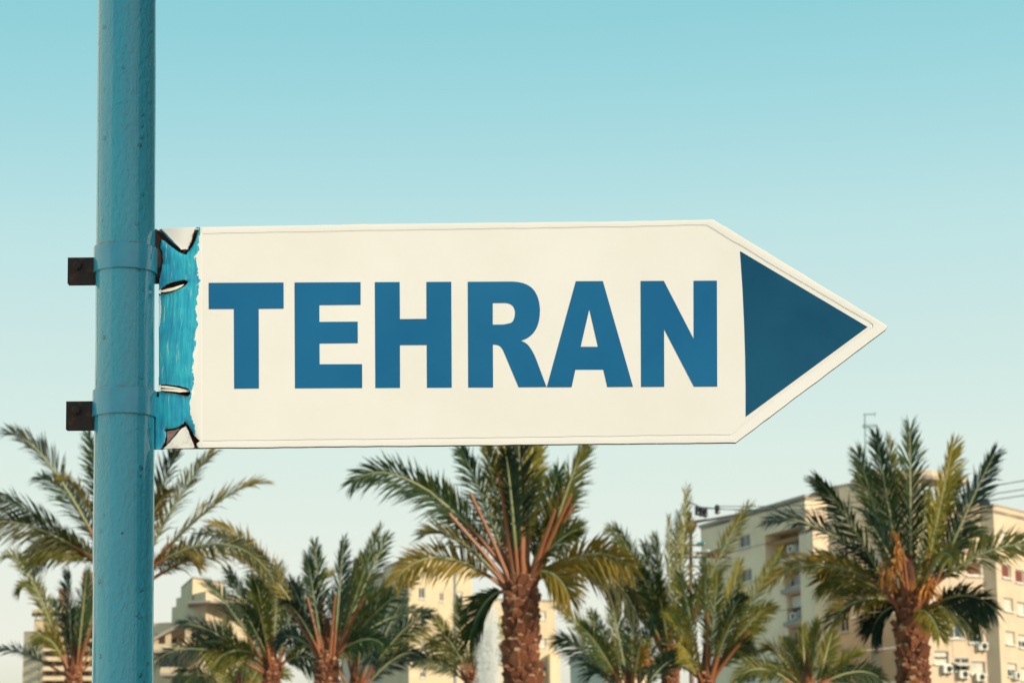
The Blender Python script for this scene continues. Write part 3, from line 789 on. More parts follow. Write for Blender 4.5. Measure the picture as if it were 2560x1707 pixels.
palm('palm with upright green fronds and orange stalks, just left of the utility pole', 1540, 1515, 53, 0.205,
     [(1398,1205,.24,-.5),(1415,1240,.26,.4),(1505,1225,.05,.5),(1535,1180,.01,.4),(1578,1110,.0,-.3,YL),(1560,1170,.0,.7),(1722,1150,.07,-.4),(1450,1290,.18,.8),(1630,1330,.05,.6),(1420,1340,.25,-.9),(1480,1240,.03,-1.2)],
     stubs=[(1448,1355,-.3),(1488,1335,-.3),(1522,1340,-.1),(1618,1370,-.3),(1600,1390,-.2)], extra=12, seed=16, lmax=0.44, extra_el=(35, 80), extra_len=2.4)
palm('yellow green palm with orange stalks in front of the balconied concrete building', 1622, 1560, 50, 0.205,
     [(1560,1310,.08,.4),(1618,1275,.02,.4),(1650,1310,.03,-.3),(1700,1285,.0,.3),(1800,1255,.05,-.3,YL),(1775,1385,.10,-.5,YL),(1745,1440,.16,.4,YL),(1535,1400,.2,.8),(1720,1480,.25,-.3),(1560,1480,.2,-.9)],
     stubs=[(1625,1405,-.3),(1680,1420,-.4),(1720,1450,-.4),(1700,1430,-.2),(1665,1440,-.5)], extra=7, seed=17, lmax=0.43, mat=YL, extra_len=2.3)
palm('small low palm left of the large right hand palm', 1858, 1590, 46, 0.20,
     [(1755,1488,.26,-.3,OB),(1690,1560,.34,-.5),(1800,1470,.06,.4),(1842,1440,.02,.3),(1880,1430,.02,-.3),(1912,1450,.04,.4),(1975,1500,.08,-.3,YL),(2028,1556,.22,.3,YL),(1770,1540,.3,.6,YL)],
     extra=5, seed=18, lmax=0.40, extra_len=1.9)
palm('large dark palm on the right with a shaggy trunk in front of the apartment blocks', 2092, 1395, 34, 0.235,
     [(1870,1088,.10,-.5),(1968,1030,.05,.5),(2010,985,.03,-.4),(2040,1000,.02,.6),(2090,972,.0,.3),(2192,1010,.02,-.4,YL),(2290,1028,.03,-.5),(2205,1080,.02,.7),(1762,1192,.20,-.4,OB),(1762,1338,.26,-.5,OB),(1882,1330,.24,.6),(1905,1432,.30,-.4,OB),(2000,1452,.36,.4),
      (2255,1225,.30,.5,YL),(2420,1270,.26,-.5),(2290,1400,.32,-.5),(2255,1440,.34,.3,YL),(2215,1250,.12,1.0),(1985,1180,.04,-1.2),(2130,1120,.0,1.4),(2160,1460,.28,-.9),(1985,1330,.2,1.0)],
     stubs=[(2075,1280,-.4),(2060,1250,-.3),(2130,1300,-.4)], extra=6, seed=20, lmax=0.42, nleaf=88, extra_el=(15, 70), extra_len=2.3,
     fruit=[(2050,1235,-.5,.5),(2040,1295,-.6,.4),(2130,1340,-.5,.25)])

# ================================================================== BUILDINGS
def wall_mat(name, col, var=0.10, sc=0.35, streak=True):
    t = NT(name); c = t.coords()
    n1 = t.noise(c, sc, 5, 0.6); n2 = t.noise(t.coords((1, 1, 0.12)), sc*5, 4, 0.6)
    d = tuple(x*(1-var) for x in col); u = tuple(min(1, x*(1+var)) for x in col)
    k = t.ramp(n1, [(0.3, d), (0.7, u)])
    if streak: k = t.mix(t.ramp(n2, [(0.55, (0, 0, 0)), (0.8, (0.35, 0.35, 0.35))]), k, tuple(x*0.6 for x in col))
    t.set(Base_Color=k, Roughness=0.9, Normal=t.bump(t.noise(c, 6, 4), 0.3, 0.02)); return t.mat
M_wall_c = wall_mat('beige_concrete_panels', (0.80, 0.62, 0.45))
M_wall_y = wall_mat('ochre_render', (0.60, 0.47, 0.345))
M_wall_w = wall_mat('pale_cream_render', (0.60, 0.485, 0.34))
M_wall_g = wall_mat('light_grey_render', (0.56, 0.51, 0.44))
M_brown = wall_mat('brown_stone_cladding', (0.36, 0.23, 0.16))
M_glass = plain('dark_window_glass', (0.03, 0.04, 0.055), 0.12, 0.2, 0.6)
M_glassb = plain('blue_window_glass', (0.06, 0.10, 0.17), 0.12, 0.2, 0.6)
M_frame = plain('white_window_frame', (0.62, 0.62, 0.58), 0.6)
M_shut = plain('pale_roller_shutter', (0.55, 0.53, 0.47), 0.7)
M_red = plain('dark_red_shutter', (0.17, 0.04, 0.035), 0.7)
M_ac = plain('off_white_metal_casing', (0.62, 0.62, 0.58), 0.5)
M_black = plain('black_fan_grille', (0.02, 0.02, 0.022), 0.7)
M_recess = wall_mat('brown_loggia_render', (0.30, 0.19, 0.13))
M_slab = wall_mat('grey_roof_slab', (0.36, 0.31, 0.27))

class Face:
    """a vertical wall between two plan points; pixels address points on it"""
    def __init__(s, a, b, z0, z1):
        s.a = Vector((a[0], a[1], 0)); s.b = Vector((b[0], b[1], 0)); s.z0 = z0; s.z1 = z1
        s.u = (s.b - s.a).normalized(); s.L = (s.b - s.a).length
        s.n = Vector((s.u.y, -s.u.x, 0))
        if s.n.dot(CAM_LOC - s.a) < 0: s.n = -s.n
    def uz(s, px, py):
        p = on_plane(px, py, s.a, s.n); return ((p - s.a).dot(s.u), p.z)
    def pt(s, u, z, w=0): return s.a + s.u*u + s.n*w + Vector((0, 0, z))
    def rect(s, cx, cy, w, h):          # pixel centre, size in metres -> (u0,u1,z0,z1)
        u, z = s.uz(cx, cy); return (u-w/2, u+w/2, z-h/2, z+h/2)
def wall_cells(m, F, u0, u1, z0, z1, holes, depth=0.25, w=0.0, thick=0.0):
    us = sorted(set([u0, u1] + [min(u1, max(u0, x)) for h in holes for x in h[:2]]))
    zs = sorted(set([z0, z1] + [min(z1, max(z0, x)) for h in holes for x in h[2:4]]))
    for i in range(len(us)-1):
        for j in range(len(zs)-1):
            cu, cz = (us[i]+us[i+1])/2, (zs[j]+zs[j+1])/2
            if us[i+1]-us[i] < 1e-6 or zs[j+1]-zs[j] < 1e-6: continue
            if any(h[0] < cu < h[1] and h[2] < cz < h[3] for h in holes): continue
            m.add([F.pt(us[i], zs[j], w), F.pt(us[i+1], zs[j], w), F.pt(us[i+1], zs[j+1], w), F.pt(us[i], zs[j+1], w)], [(0, 1, 2, 3)])
    for h in holes:
        a, b, c, d = max(u0, h[0]), min(u1, h[1]), max(z0, h[2]), min(z1, h[3])
        if a >= b or c >= d: continue
        dp = h[4] if len(h) > 4 else depth
        for (p, q) in (((a, c), (b, c)), ((b, c), (b, d)), ((b, d), (a, d)), ((a, d), (a, c))):
            m.add([F.pt(*p, w), F.pt(*q, w), F.pt(*q, w-dp), F.pt(*p, w-dp)], [(0, 1, 2, 3)])
    if thick:
        for (p, q) in (((u0, z0), (u1, z0)), ((u1, z0), (u1, z1)), ((u1, z1), (u0, z1)), ((u0, z1), (u0, z0))):
            m.add([F.pt(*p, w), F.pt(*q, w), F.pt(*q, w-thick), F.pt(*p, w-thick)], [(0, 1, 2, 3)])
def box_on(F, u0, u1, z0, z1, w0, w1, m):
    m.hexa([F.pt(u0, z0, w0), F.pt(u1, z0, w0), F.pt(u1, z0, w1), F.pt(u0, z0, w1), F.pt(u0, z1, w0), F.pt(u1, z1, w0), F.pt(u1, z1, w1), F.pt(u0, z1, w1)])
def window(root, F, r, kind='glass', depth=0.22, sill=True, base=0.0):
    """frame with mullion set into the opening, pane or shutter, sill"""
    u0, u1, z0, z1 = r[:4]; t = 0.09
    m = MB()
    box_on(F, u0, u0+t, z0, z1, base-depth, base-depth+0.06, m); box_on(F, u1-t, u1, z0, z1, base-depth, base-depth+0.06, m)
    box_on(F, u0+t, u1-t, z1-t, z1, base-depth, base-depth+0.06, m); box_on(F, u0+t, u1-t, z0, z0+t, base-depth, base-depth+0.06, m)
    um = (u0+u1)/2
    if kind in ('glass', 'half', 'blue'): box_on(F, um-t/2, um+t/2, z0+t, z1-t, base-depth, base-depth+0.06, m)
    fr = m.build('window', M_frame, root)
    gm = {'glass': M_glass, 'half': M_glass, 'blue': M_glassb, 'shut': M_shut, 'red': M_red}[kind]
    for (a, b) in ((u0+t, um-t/2), (um+t/2, u1-t)) if kind in ('glass', 'blue') else ((u0+t, u1-t),):
        m = MB(); box_on(F, a, b, z0+t, z1-t, base-depth-0.03, base-depth+0.025, m); m.build('pane' if kind in ('glass', 'blue', 'half') else 'shutter', gm, fr)
    if kind == 'half':
        m = MB(); box_on(F, u0+t, u1-t, (z0+z1)/2, z1-t, base-depth+0.03, base-depth+0.055, m); m.build('shutter', M_shut, fr)
    if sill:
        m = MB(); box_on(F, u0-0.12, u1+0.12, z0-0.14, z0-0.02, base-0.05, base+0.16, m); m.build('sill', M_frame, fr)
def aircon(root, F, px, py, w=0.8, h=0.58):
    u, z = F.uz(px, py); m = MB()
    box_on(F, u-w/2, u+w/2, z-h/2, z+h/2, 0.06, 0.42, m)
    a = m.build('air_conditioner', M_ac, root)
    m = MB(); m.tube_prof(F.pt(u+0.1*w, z, 0.42), F.n, [(0, h*0.40), (0.02, h*0.40), (0.03, h*0.3)], 14, 0); m.build('fan_grille', M_black, a)
    m = MB()
    for s in (-1, 1): box_on(F, u+s*w*0.35-0.03, u+s*w*0.35+0.03, z-h/2-0.14, z-h/2-0.01, 0.0, 0.40, m)
    m.build('bracket', M_slab, a)
def panels(root, F, cols, rows, holes, mat, name='wall_panel', gap=0.05, depth=0.22):
    """wall of separate precast panels with recessed joints"""
    for i in range(len(cols)-1):
        for j in range(len(rows)-1):
            u0, u1, z0, z1 = cols[i]+gap/2, cols[i+1]-gap/2, rows[j]+gap/2, rows[j+1]-gap/2
            hs = [h for h in holes if h[0] < u1 and h[1] > u0 and h[2] < z1 and h[3] > z0]
            m = MB(); wall_cells(m, F, u0, u1, z0, z1, hs, depth, 0.0, 0.06); m.build(name, mat, root)
def side(root, F, holes, mat, name='wall', depth=0.25):
    m = MB(); wall_cells(m, F, 0, F.L, F.z0, F.z1, holes, depth); return m.build(name, mat, root)
def cap(root, plan, z, mat, t=0.0, name='roof'):
    k = len(plan); m = MB()
    m.add([Vector((x, y, z)) for x, y in plan] + [Vector((x, y, z-0.3)) for x, y in plan], [tuple(range(k)), tuple(range(2*k-1, k-1, -1))] + [(i, i+k, (i+1) % k+k, (i+1) % k) for i in range(k)])
    return m.build(name, mat, root)
def prism(root, plan, z0, z1, mat, name):
    k = len(plan); m = MB()
    m.add([Vector((x, y, z0)) for x, y in plan] + [Vector((x, y, z1)) for x, y in plan], [tuple(range(k))[::-1], tuple(range(k, 2*k))] + [(i, (i+1) % k, (i+1) % k+k, i+k) for i in range(k)])
    return m.build(name, mat, root)
def xy(px, py, Y):
    p = P(px, py, Y); return (p.x, p.y)
def step(p, deg, d):                     # walk d metres in plan, deg to the right of straight ahead
    return (p[0] + math.sin(R(deg))*d, p[1] + math.cos(R(deg))*d)
def hit(p, deg, px, py):                 # where the column of pixel px,py meets the line from p along deg
    n = Vector((math.cos(R(deg)), -math.sin(R(deg)), 0))
    q = on_plane(px, py, Vector((p[0], p[1], 0)), n); return (q.x, q.y)
ST = 2.95
# ---- concrete block with loggias (left face runs away to the left)
c1 = xy(2012, 1243, 196)                 # near corner of the concrete block
zc = P(1990, 1243, 196).z
root = empty('apartment_building', (c1[0], c1[1], 0), 'beige concrete panel apartment block with dark loggia windows behind the utility pole', 'building')
a1_ = hit(c1, -20, 1751, 1305)
F1 = Face(a1_, c1, 0, zc)
hl = []
wl_ = []
# (centre px, centre py, width m, height m, kind)
for (x, y, w, h, k) in [(1861,1352,1.05,1.0,'glass'),(1865,1438,1.05,1.0,'glass'),(1868,1522,1.05,1.0,'glass'),(1871,1606,1.05,1.0,'half'),(1874,1690,1.05,1.0,'glass')]:
    r = F1.rect(x, y, w*2.2, h*1.05); wl_.append((r, k)); hl.append((*r, 0.24))
logg = []
for (x0, x1, y) in [(1912,2016,1348),(1960,2010,1432),(1967,2008,1516),(1972,2011,1600),(1975,2013,1684)]:
    ua, _ = F1.uz(x0, y); ub, z = F1.uz(x1, y)
    ub = min(ub, F1.L - 0.5)
    r = (ua, ub, z-1.15, z+1.25, 1.5 if x0 == 1912 else 0.5); logg.append(r); hl.append(r)
cols = [0, F1.L*0.30, F1.L*0.60, F1.L]
rows = [0] + [F1.logz for F1.logz in []]
z = zc; rows = []
while z > 0: rows.append(z); z -= ST
rows.append(0); rows = rows[::-1]
panels(root, F1, cols, rows, hl, M_wall_c)
for r, k in wl_: window(root, F1, r, k)
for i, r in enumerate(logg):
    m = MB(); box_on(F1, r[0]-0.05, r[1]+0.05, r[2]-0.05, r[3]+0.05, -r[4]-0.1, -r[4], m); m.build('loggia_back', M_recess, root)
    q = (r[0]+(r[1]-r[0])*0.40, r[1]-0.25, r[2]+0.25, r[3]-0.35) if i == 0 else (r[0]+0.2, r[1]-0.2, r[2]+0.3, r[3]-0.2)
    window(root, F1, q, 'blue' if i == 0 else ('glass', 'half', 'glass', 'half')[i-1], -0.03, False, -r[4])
    if i:
        m = MB(); box_on(F1, r[0]-0.1, r[1]+0.1, r[2]-0.25, r[2]+0.12, -0.3, 0.35, m); m.build('balcony_sill', M_slab, root)
for (x, y) in [(1985,1372),(1992,1540),(1995,1622)]: aircon(root, F1, x, y)
# parapet, back and right sides
c1r = step(c1, 62, 2.2); c1b = step(c1r, -20, F1.L)
F1r = Face(c1, c1r, 0, zc); side(root, F1r, [], M_wall_c)
cap(root, [a1_, c1, c1r, step(a1_, 62, 2.2)], zc + 0.02, M_slab)
m = MB(); box_on(F1, -0.2, F1.L+0.2, zc-0.05, zc+0.22, -0.2, 0.12, m); m.build('parapet_coping', M_slab, root)
prism(root, [step(a1_, 62, 2.1), step(c1r, -20, 0.1), step(c1r, -20, F1.L-0.1)], 0, zc-0.3, M_wall_c, 'back_wall')
# stair tower pier standing forward of the corner
p0 = hit(c1, 62, 2030, 1330); zt = P(2046, 1222, 190).z
pc = xy(2034, 1400, 192)
Fp = Face(pc, step(pc, 75, 1.3), 0, P(2040, 1318, 192).z)
side(root, Fp, [], M_wall_c, 'pier'); side(root, Face(step(pc, -15, 3.0), pc, 0, Fp.z1), [], M_wall_c, 'pier'); side(root, Face(step(pc, 75, 1.3), step(step(pc, 75, 1.3), -15, 3.0), 0, Fp.z1), [], M_wall_c, 'pier')
cap(root, [pc, step(pc, 75, 1.3), step(step(pc, 75, 1.3), -15, 3), step(pc, -15, 3)], Fp.z1+0.02, M_slab)

# ---- middle block behind the large palm, with taller stair head
root = empty('apartment_building', (*xy(2060, 1300, 200), 0), 'beige middle apartment block with a rooftop stair head, mostly behind the large right palm', 'building')
m0 = xy(2046, 1222, 214); m1 = xy(2300, 1222, 203)
zt = P(2046, 1222, 214).z
Fm = Face(m0, m1, 0, zt)
hl = []; wl_ = []
for (x, y, k) in [(2108,1475,'half'),(2110,1560,'glass'),(2112,1640,'half'),(2114,1690,'glass'),(2190,1475,'half'),(2190,1560,'glass'),(2190,1645,'shut'),(2108,1390,'glass'),(2190,1390,'shut'),(2270,1390,'glass'),(2275,1560,'half')]:
    r = Fm.rect(x, y, 1.25, 1.25); wl_.append((r, k)); hl.append((*r, 0.24))
rows = []; z = zt
while z > 0: rows.append(z); z -= ST
rows.append(0); rows = rows[::-1]
panels(root, Fm, [0, Fm.L*0.33, Fm.L*0.66, Fm.L], rows, hl, M_wall_c)
for r, k in wl_: window(root, Fm, r, k)
aircon(root, Fm, 2112, 1672); aircon(root, Fm, 2195, 1590)
side(root, Face(step(m0, -5, 12), m0, 0, zt), [], M_wall_c)
cap(root, [m0, m1, step(m1, -5, 12), step(m0, -5, 12)], zt+0.02, M_slab)
# stair head
s0 = xy(2150, 1170, 203); s1 = xy(2330, 1190, 203); zs = P(2320, 1188, 203).z
Fs = Face(s0, s1, zt, zs); side(root, Fs, [], M_wall_y, 'stair_head'); side(root, Face(s1, step(s1, 40, 6), zt, zs), [], M_wall_y, 'stair_head'); side(root, Face(step(s0, 0, 6), s0, zt, zs), [], M_wall_y, 'stair_head')
cap(root, [s0, s1, step(s1, 40, 6), step(s0, 0, 6)], zs+0.02, M_slab)

# ---- ochre block on the right
root = empty('apartment_building', (*xy(2480, 1300, 186), 0), 'sunlit ochre apartment block at the right edge with air conditioners under its windows', 'building')
k0 = xy(2482, 1262, 186); ZK = P(2482, 1262, 186).z
kr = step(k0, 36, 24); F2 = Face(k0, kr, 0, ZK)
kl = hit(k0, -54, 2449, 1265); F3 = Face(kl, k0, 0, ZK)          # short reveal face turned left
b0 = step(kl, 36, 0.6)
bl = hit(kl, -112, 2280, 1245)
hl = []; wl_ = []
for (x, y, k) in [(2516,1427,'red'),(2550,1440,'red'),(2521,1510,'shut'),(2554,1520,'shut'),(2526,1593,'shut'),(2558,1602,'half'),(2531,1673,'half'),(2564,1684,'shut'),(2512,1345,'shut'),(2546,1354,'shut'),(2590,1530,'shut'),(2594,1612,'half')]:
    r = F2.rect(x, y, 1.75 if k != 'x' else 1, 1.0); wl_.append((r, k)); hl.append((*r, 0.24))
rows = []; z = ZK
while z > 0: rows.append(z); z -= ST
rows.append(0); rows = rows[::-1]
panels(root, F2, [0, F2.L*0.5, F2.L], rows, hl, M_wall_y)
for r, k in wl_: window(root, F2, r, k)
aircon(root, F2, 2532, 1688)
side(root, F3, [], M_wall_y)
F4 = Face(bl, kl, 0, P(2447, 1264, 188).z)
hl = []; wl_ = []
for (x, y, k) in [(2435,1422,'red'),(2388,1578,'blue'),(2441,1590,'half'),(2354,1642,'shut'),(2446,1668,'shut'),(2405,1660,'glass'),(2380,1500,'shut'),(2436,1505,'shut'),(2380,1420,'shut'),(2340,1500,'shut'),(2352,1560,'half')]:
    r = F4.rect(x, y, 0.62 if x != 2405 else 0.8, 0.95); r = (r[0], r[1]+0.0, r[2], r[3]); 
    r = F4.rect(x, y, 1.25, 0.95); wl_.append((r, k)); hl.append((*r, 0.24))
panels(root, F4, [0, F4.L*0.5, F4.L], [r_ for r_ in rows if r_ < F4.z1] + [F4.z1], hl, M_wall_y)
for r, k in wl_: window(root, F4, r, k)
for (x, y) in [(2454,1529),(2452,1615),(2364,1672),(2404,1685),(2446,1692)]: aircon(root, F4, x, y)
u_, z_ = F4.uz(2404, 1657); m = MB()
m.hexa([F4.pt(u_-0.9, z_, 0.02), F4.pt(u_+0.9, z_, 0.02), F4.pt(u_+0.9, z_-0.25, 0.9), F4.pt(u_-0.9, z_-0.25, 0.9), F4.pt(u_-0.9, z_+0.08, 0.02), F4.pt(u_+0.9, z_+0.08, 0.02), F4.pt(u_+0.9, z_-0.17, 0.9), F4.pt(u_-0.9, z_-0.17, 0.9)])
m.build('awning', M_shut, root)
back = step(k0, 10, 26)
cap(root, [kl, k0, kr, step(kr, -54, 12), step(bl, 10, 12), bl], ZK-0.35, M_slab)
side(root, Face(step(bl, 10, 12), bl, 0, ZK-0.1), [], M_wall_y)
m = MB(); box_on(F2, 0, F2.L, ZK-0.02, ZK+0.12, -0.25, 0.06, m); m.build('parapet_coping', M_slab, root)

# roof things: dish, water heater, aerial
q = P(2428, 1262, 192)
root = empty('satellite_dish', q, 'round grey satellite dish on the ochre roof beside the overhead wires', 'satellite dish')
dn = Vector((-0.35, -0.75, 0.45)).normalized(); dc = P(2428, 1243, 192)
m = MB(); m.tube_prof(dc, dn, [(-0.12, 0.05), (-0.09, 0.35), (-0.02, 0.6), (0.05, 0.68), (0.04, 0.64), (-0.03, 0.52), (-0.06, 0.3)], 24, 0); m.build('dish', plain('grey_dish_paint', (0.16, 0.19, 0.20), 0.6), root, smooth=True)
m = MB(); m.tube([dc - dn*0.1, Vector((dc.x, dc.y+0.1, q.z-1.0))], 0.05, 8); m.build('mast', M_slab, root)
m = MB(); m.tube([dc - dn*0.02 + Vector((0, 0, -0.5)), dc + dn*0.55], 0.02, 5); m.obox(dc+dn*0.58, (0.06, 0, 0), (0, 0.06, 0), (0, 0, 0.06)); m.build('feed_arm', M_slab, root)
q = P(2448, 1262, 190)
root = empty('solar_water_panel', q, 'dark tilted solar panel on the ochre roof right of the dish', 'solar panel')
m = MB(); m.obox(P(2450, 1258, 190), (0.8, 0, 0), (0, 0.5, 0.35), (0, -0.03, 0.05)); m.build('panel', M_black, root)
m = MB(); m.tube([P(2440, 1259, 190), P(2440, 1272, 190)], 0.04, 5); m.tube([P(2460, 1259, 190), P(2460, 1272, 190)], 0.04, 5); m.build('stand', M_slab, root)
q = P(2165, 1235, 201)
M_aer = plain('weathered_aerial_metal', (0.16, 0.26, 0.28), 0.5, metal=0.3)
root = empty('television_aerial', q, 'thin television aerial rising above the large right palm', 'aerial')
m = MB(); m.tube([q - Vector((0, 0, 1)), P(2162, 1034, 201)], 0.06, 6); m.build('mast', M_aer, root)
m = MB(); m.tube([P(2158, 1036, 201), P(2188, 1035, 201)], 0.045, 5)
m.tube([P(2187, 1030, 201), P(2187, 1041, 201)], 0.035, 5); m.build('boom', M_aer, root)
m = MB(); m.tube([P(2154, 1066, 201), P(2192, 1064, 201)], 0.04, 5)
for xx in (2160, 2168, 2176, 2184, 2191): m.tube([P(xx, 1059, 200.5), P(xx, 1071, 201.5)], 0.03, 4)
m.build('lower_boom', M_aer, root)

# ---- stepped building with arched terrace roof, left of centre
Yb = 330
root = empty('stepped_building', (*xy(480, 1600, Yb), 0), 'stepped cream building with a curved terrace roof and balconies, right of the teal post', 'building')
def zp(px, py, Y): return P(px, py, Y).z
e0 = xy(482, 1441, Yb); e1 = xy(560, 1441, Yb + 8); el = xy(453, 1450, Yb + 14)
Fa = Face(el, e0, zp(470, 1506, Yb), zp(482, 1441, Yb)); Fb = Face(e0, e1, zp(470, 1486, Yb), zp(482, 1441, Yb))
side(root, Fa, [], M_wall_w, 'penthouse_wall'); side(root, Fb, [], M_wall_w, 'penthouse_wall')
cap(root, [el, e0, e1, step(e1, -10, 10)], Fa.z1+0.02, M_slab)
s1_ = xy(441, 1470, Yb+6); s2_ = xy(515, 1470, Yb-4); s3_ = xy(640, 1470, Yb+10)
za, zb = zp(470, 1530, Yb), zp(470, 1484, Yb)
prism(root, [s1_, s2_, s3_, step(s3_, 0, 16), step(s1_, 0, 16)], za, zb, M_wall_w, 'upper_storey')
prism(root, [xy(430, 1506, Yb+3), xy(515, 1506, Yb-6), xy(650, 1506, Yb+8), step(xy(650, 1506, Yb+8), 0, 18), step(xy(430, 1506, Yb+3), 0, 18)], zp(470, 1560, Yb), zp(470, 1512, Yb), M_wall_w, 'upper_storey')
cap(root, [xy(470, 1518, Yb-8), xy(525, 1512, Yb-9), xy(640, 1512, Yb-2), xy(640, 1512, Yb+6), xy(470, 1518, Yb+4)], zp(500, 1515, Yb), M_slab, name='canopy_slab')
# main body
g0 = xy(350, 1590, Yb-2); g1 = xy(560, 1590, Yb-6); g2 = xy(660, 1590, Yb+4)
Fg = Face(g0, g1, 0, zp(450, 1560, Yb)); Fh = Face(g1, g2, 0, Fg.z1)
hl = []; wl_ = []
for (x, y, w, h, k) in [(488,1587,1.6,1.0,'blue'),(433,1597,0.9,0.8,'glass'),(402,1655,0.4,1.6,'glass'),(418,1655,1.6,1.3,'blue'),(445,1655,1.4,1.3,'blue'),(445,1703,2.0,0.9,'glass'),(500,1700,1.6,0.9,'glass'),(520,1652,1.2,1.2,'glass'),(400,1598,1.4,1.6,'blue')]:
    r = Fg.rect(x, y, w, h); wl_.append((r, k)); hl.append((*r, 0.4))
side(root, Fg, hl, M_wall_w); side(root, Fh, [], M_wall_w)
for r, k in wl_: window(root, Fg, r, k, 0.35)
# curved terrace roof on columns
m = MB(); N = 12; pr_ = []
for i in range(N+1):
    t = i/N; x = 372 + (500-372)*t; y = 1600 - 50*math.sin(t*math.pi*0.5)
    pr_.append((x, y))
for (xa, ya), (xb, yb) in zip(pr_[:-1], pr_[1:]):
    A, B = P(xa, ya, Yb-12), P(xb, yb, Yb-12)
    back_ = Vector((0, 9.5, 0)); dn_ = Vector((0, 0, -0.4))
    m.hexa([A+dn_, B+dn_, B+dn_+back_, A+dn_+back_, A, B, B+back_, A+back_])
m.build('curved_roof', M_slab, root)
for x, yt in ((388, 1592), (420, 1578), (470, 1562)):
    A = P(x, yt, Yb-11); m = MB(); zb_ = zp(x, 1622, Yb-11)
    m.hexa([Vector((A.x-0.35, A.y, zb_)), Vector((A.x+0.35, A.y, zb_)), Vector((A.x+0.35, A.y+0.7, zb_)), Vector((A.x-0.35, A.y+0.7, zb_)), A+Vector((-0.35, 0, 0)), A+Vector((0.35, 0, 0)), A+Vector((0.35, 0.7, 0)), A+Vector((-0.35, 0.7, 0))]); m.build('column', M_wall_w, root)
for (x0, x1, y0, y1) in ((372, 500, 1618, 1630), (400, 520, 1672, 1688)):
    A, B = P(x0, y1, Yb-12), P(x1, y1, Yb-12); zt_ = zp(x0, y0, Yb-12)
    prism(root, [(A.x, A.y), (B.x, B.y), (B.x, B.y+8), (A.x, A.y+8)], A.z, A.z+0.35, M_slab, 'balcony_slab')
    prism(root, [(A.x, A.y), (B.x, B.y), (B.x, B.y+0.2), (A.x, A.y+0.2)], A.z+0.36, A.z+1.1, M_wall_w, 'balcony_wall')

# ---- cream building behind the centre palms
Yc = 300
root = empty('cream_building', (*xy(1100, 1600, Yc), 0), 'plain cream apartment building behind the thick trunked centre palm', 'building')
n0 = xy(1022, 1385, Yc); zn = zp(1022, 1388, Yc)
nl = xy(958, 1402, Yc+14); n1 = xy(1180, 1400, Yc+6); n2 = xy(1388, 1481, Yc+10)
Fl = Face(nl, n0, 0, zn); Fn = Face(n0, n1, 0, zn)
hl = []; wl_ = []
for (x, y, w, h, k) in [(1055,1482,0.95,1.3,'glass'),(1104,1492,0.6,1.0,'glass'),(1057,1552,0.8,1.0,'shut'),(1060,1618,0.9,1.2,'half'),(1000,1668,0.9,1.2,'glass'),(1105,1560,0.6,1.0,'shut'),(1150,1490,0.9,1.2,'half'),(1108,1665,0.9,1.2,'half'),(1058,1680,0.9,1.2,'half')]:
    F = Fn if x > 1022 else Fl
    r = F.rect(x, y, w, h)
    if F is Fn: wl_.append((r, k)); hl.append((*r, 0.24))
side(root, Fn, hl, M_wall_w); side(root, Fl, [], M_wall_w)
for r, k in wl_: window(root, Fn, r, k)
cap(root, [nl, n0, n1, step(n1, -10, 12), step(nl, 5, 12)], zn+0.02, M_slab)
zr_ = zp(1388, 1481, Yc); Fr_ = Face(n1, n2, 0, zr_); hl = []; wl_ = []
for (x, y, w, h, k) in [(1358,1537,0.8,1.1,'shut'),(1300,1537,0.8,1.1,'glass'),(1358,1606,0.8,1.1,'shut'),(1360,1665,0.8,1.1,'half'),(1290,1606,0.8,1.1,'half')]:
    r = Fr_.rect(x, y, w, h); wl_.append((r, k)); hl.append((*r, 0.24))
side(root, Fr_, hl, M_wall_w, 'lower_wing_wall')
for r, k in wl_: window(root, Fr_, r, k)
cap(root, [n1, n2, step(n2, -10, 12), step(n1, -10, 12)], zr_+0.02, M_slab)
prism(root, [xy(1375, 1620, Yc+6), xy(1400, 1620, Yc+8), step(xy(1400, 1620, Yc+8), -5, 8), step(xy(1375, 1620, Yc+6), -5, 8)], 0, zp(1390, 1622, Yc), M_wall_w, 'side_annex')
# ---- tan wing at its left
root = empty('tan_building', (*xy(915, 1600, 320), 0), 'low tan building with a dark overhanging eave, left of the cream building', 'building')
t0 = xy(868, 1440, 322); t1 = xy(962, 1436, 318); zt2 = zp(910, 1440, 320)
Ft = Face(t0, t1, 0, zt2); r1 = Ft.rect(905, 1500, 1.2, 1.3); r2 = Ft.rect(940, 1560, 1.2, 1.3); r3 = Ft.rect(900, 1600, 1.2, 1.3)
side(root, Ft, [(*r, 0.24) for r in (r1, r2, r3)], M_wall_g)
for r in (r1, r2, r3): window(root, Ft, r, 'half')
side(root, Face(step(t0, -10, 8), t0, 0, zt2), [], M_wall_g)
cap(root, [step(t0, 200, 0.8), step(t1, 180, 0.8), step(t1, 0, 8), step(t0, 0, 8)], zt2+0.3, M_slab)
# ---- small grey block
root = empty('grey_building', (*xy(1500, 1650, 240), 0), 'low plain grey block between the low dark palm fronds', 'building')
w0 = xy(1425, 1636, 244); w1 = xy(1512, 1630, 236); w2 = xy(1620, 1640, 244); zw = zp(1480, 1634, 240)
Fw = Face(w0, w1, 0, zw); Fx = Face(w1, w2, 0, zw)
side(root, Fw, [], M_wall_g); r1 = Fx.rect(1560, 1680, 1.2, 1.2); side(root, Fx, [(*r1, 0.24)], M_wall_w); window(root, Fx, r1, 'half')
cap(root, [w0, w1, w2, step(w2, 0, 8), step(w0, 0, 8)], zw+0.02, M_slab)

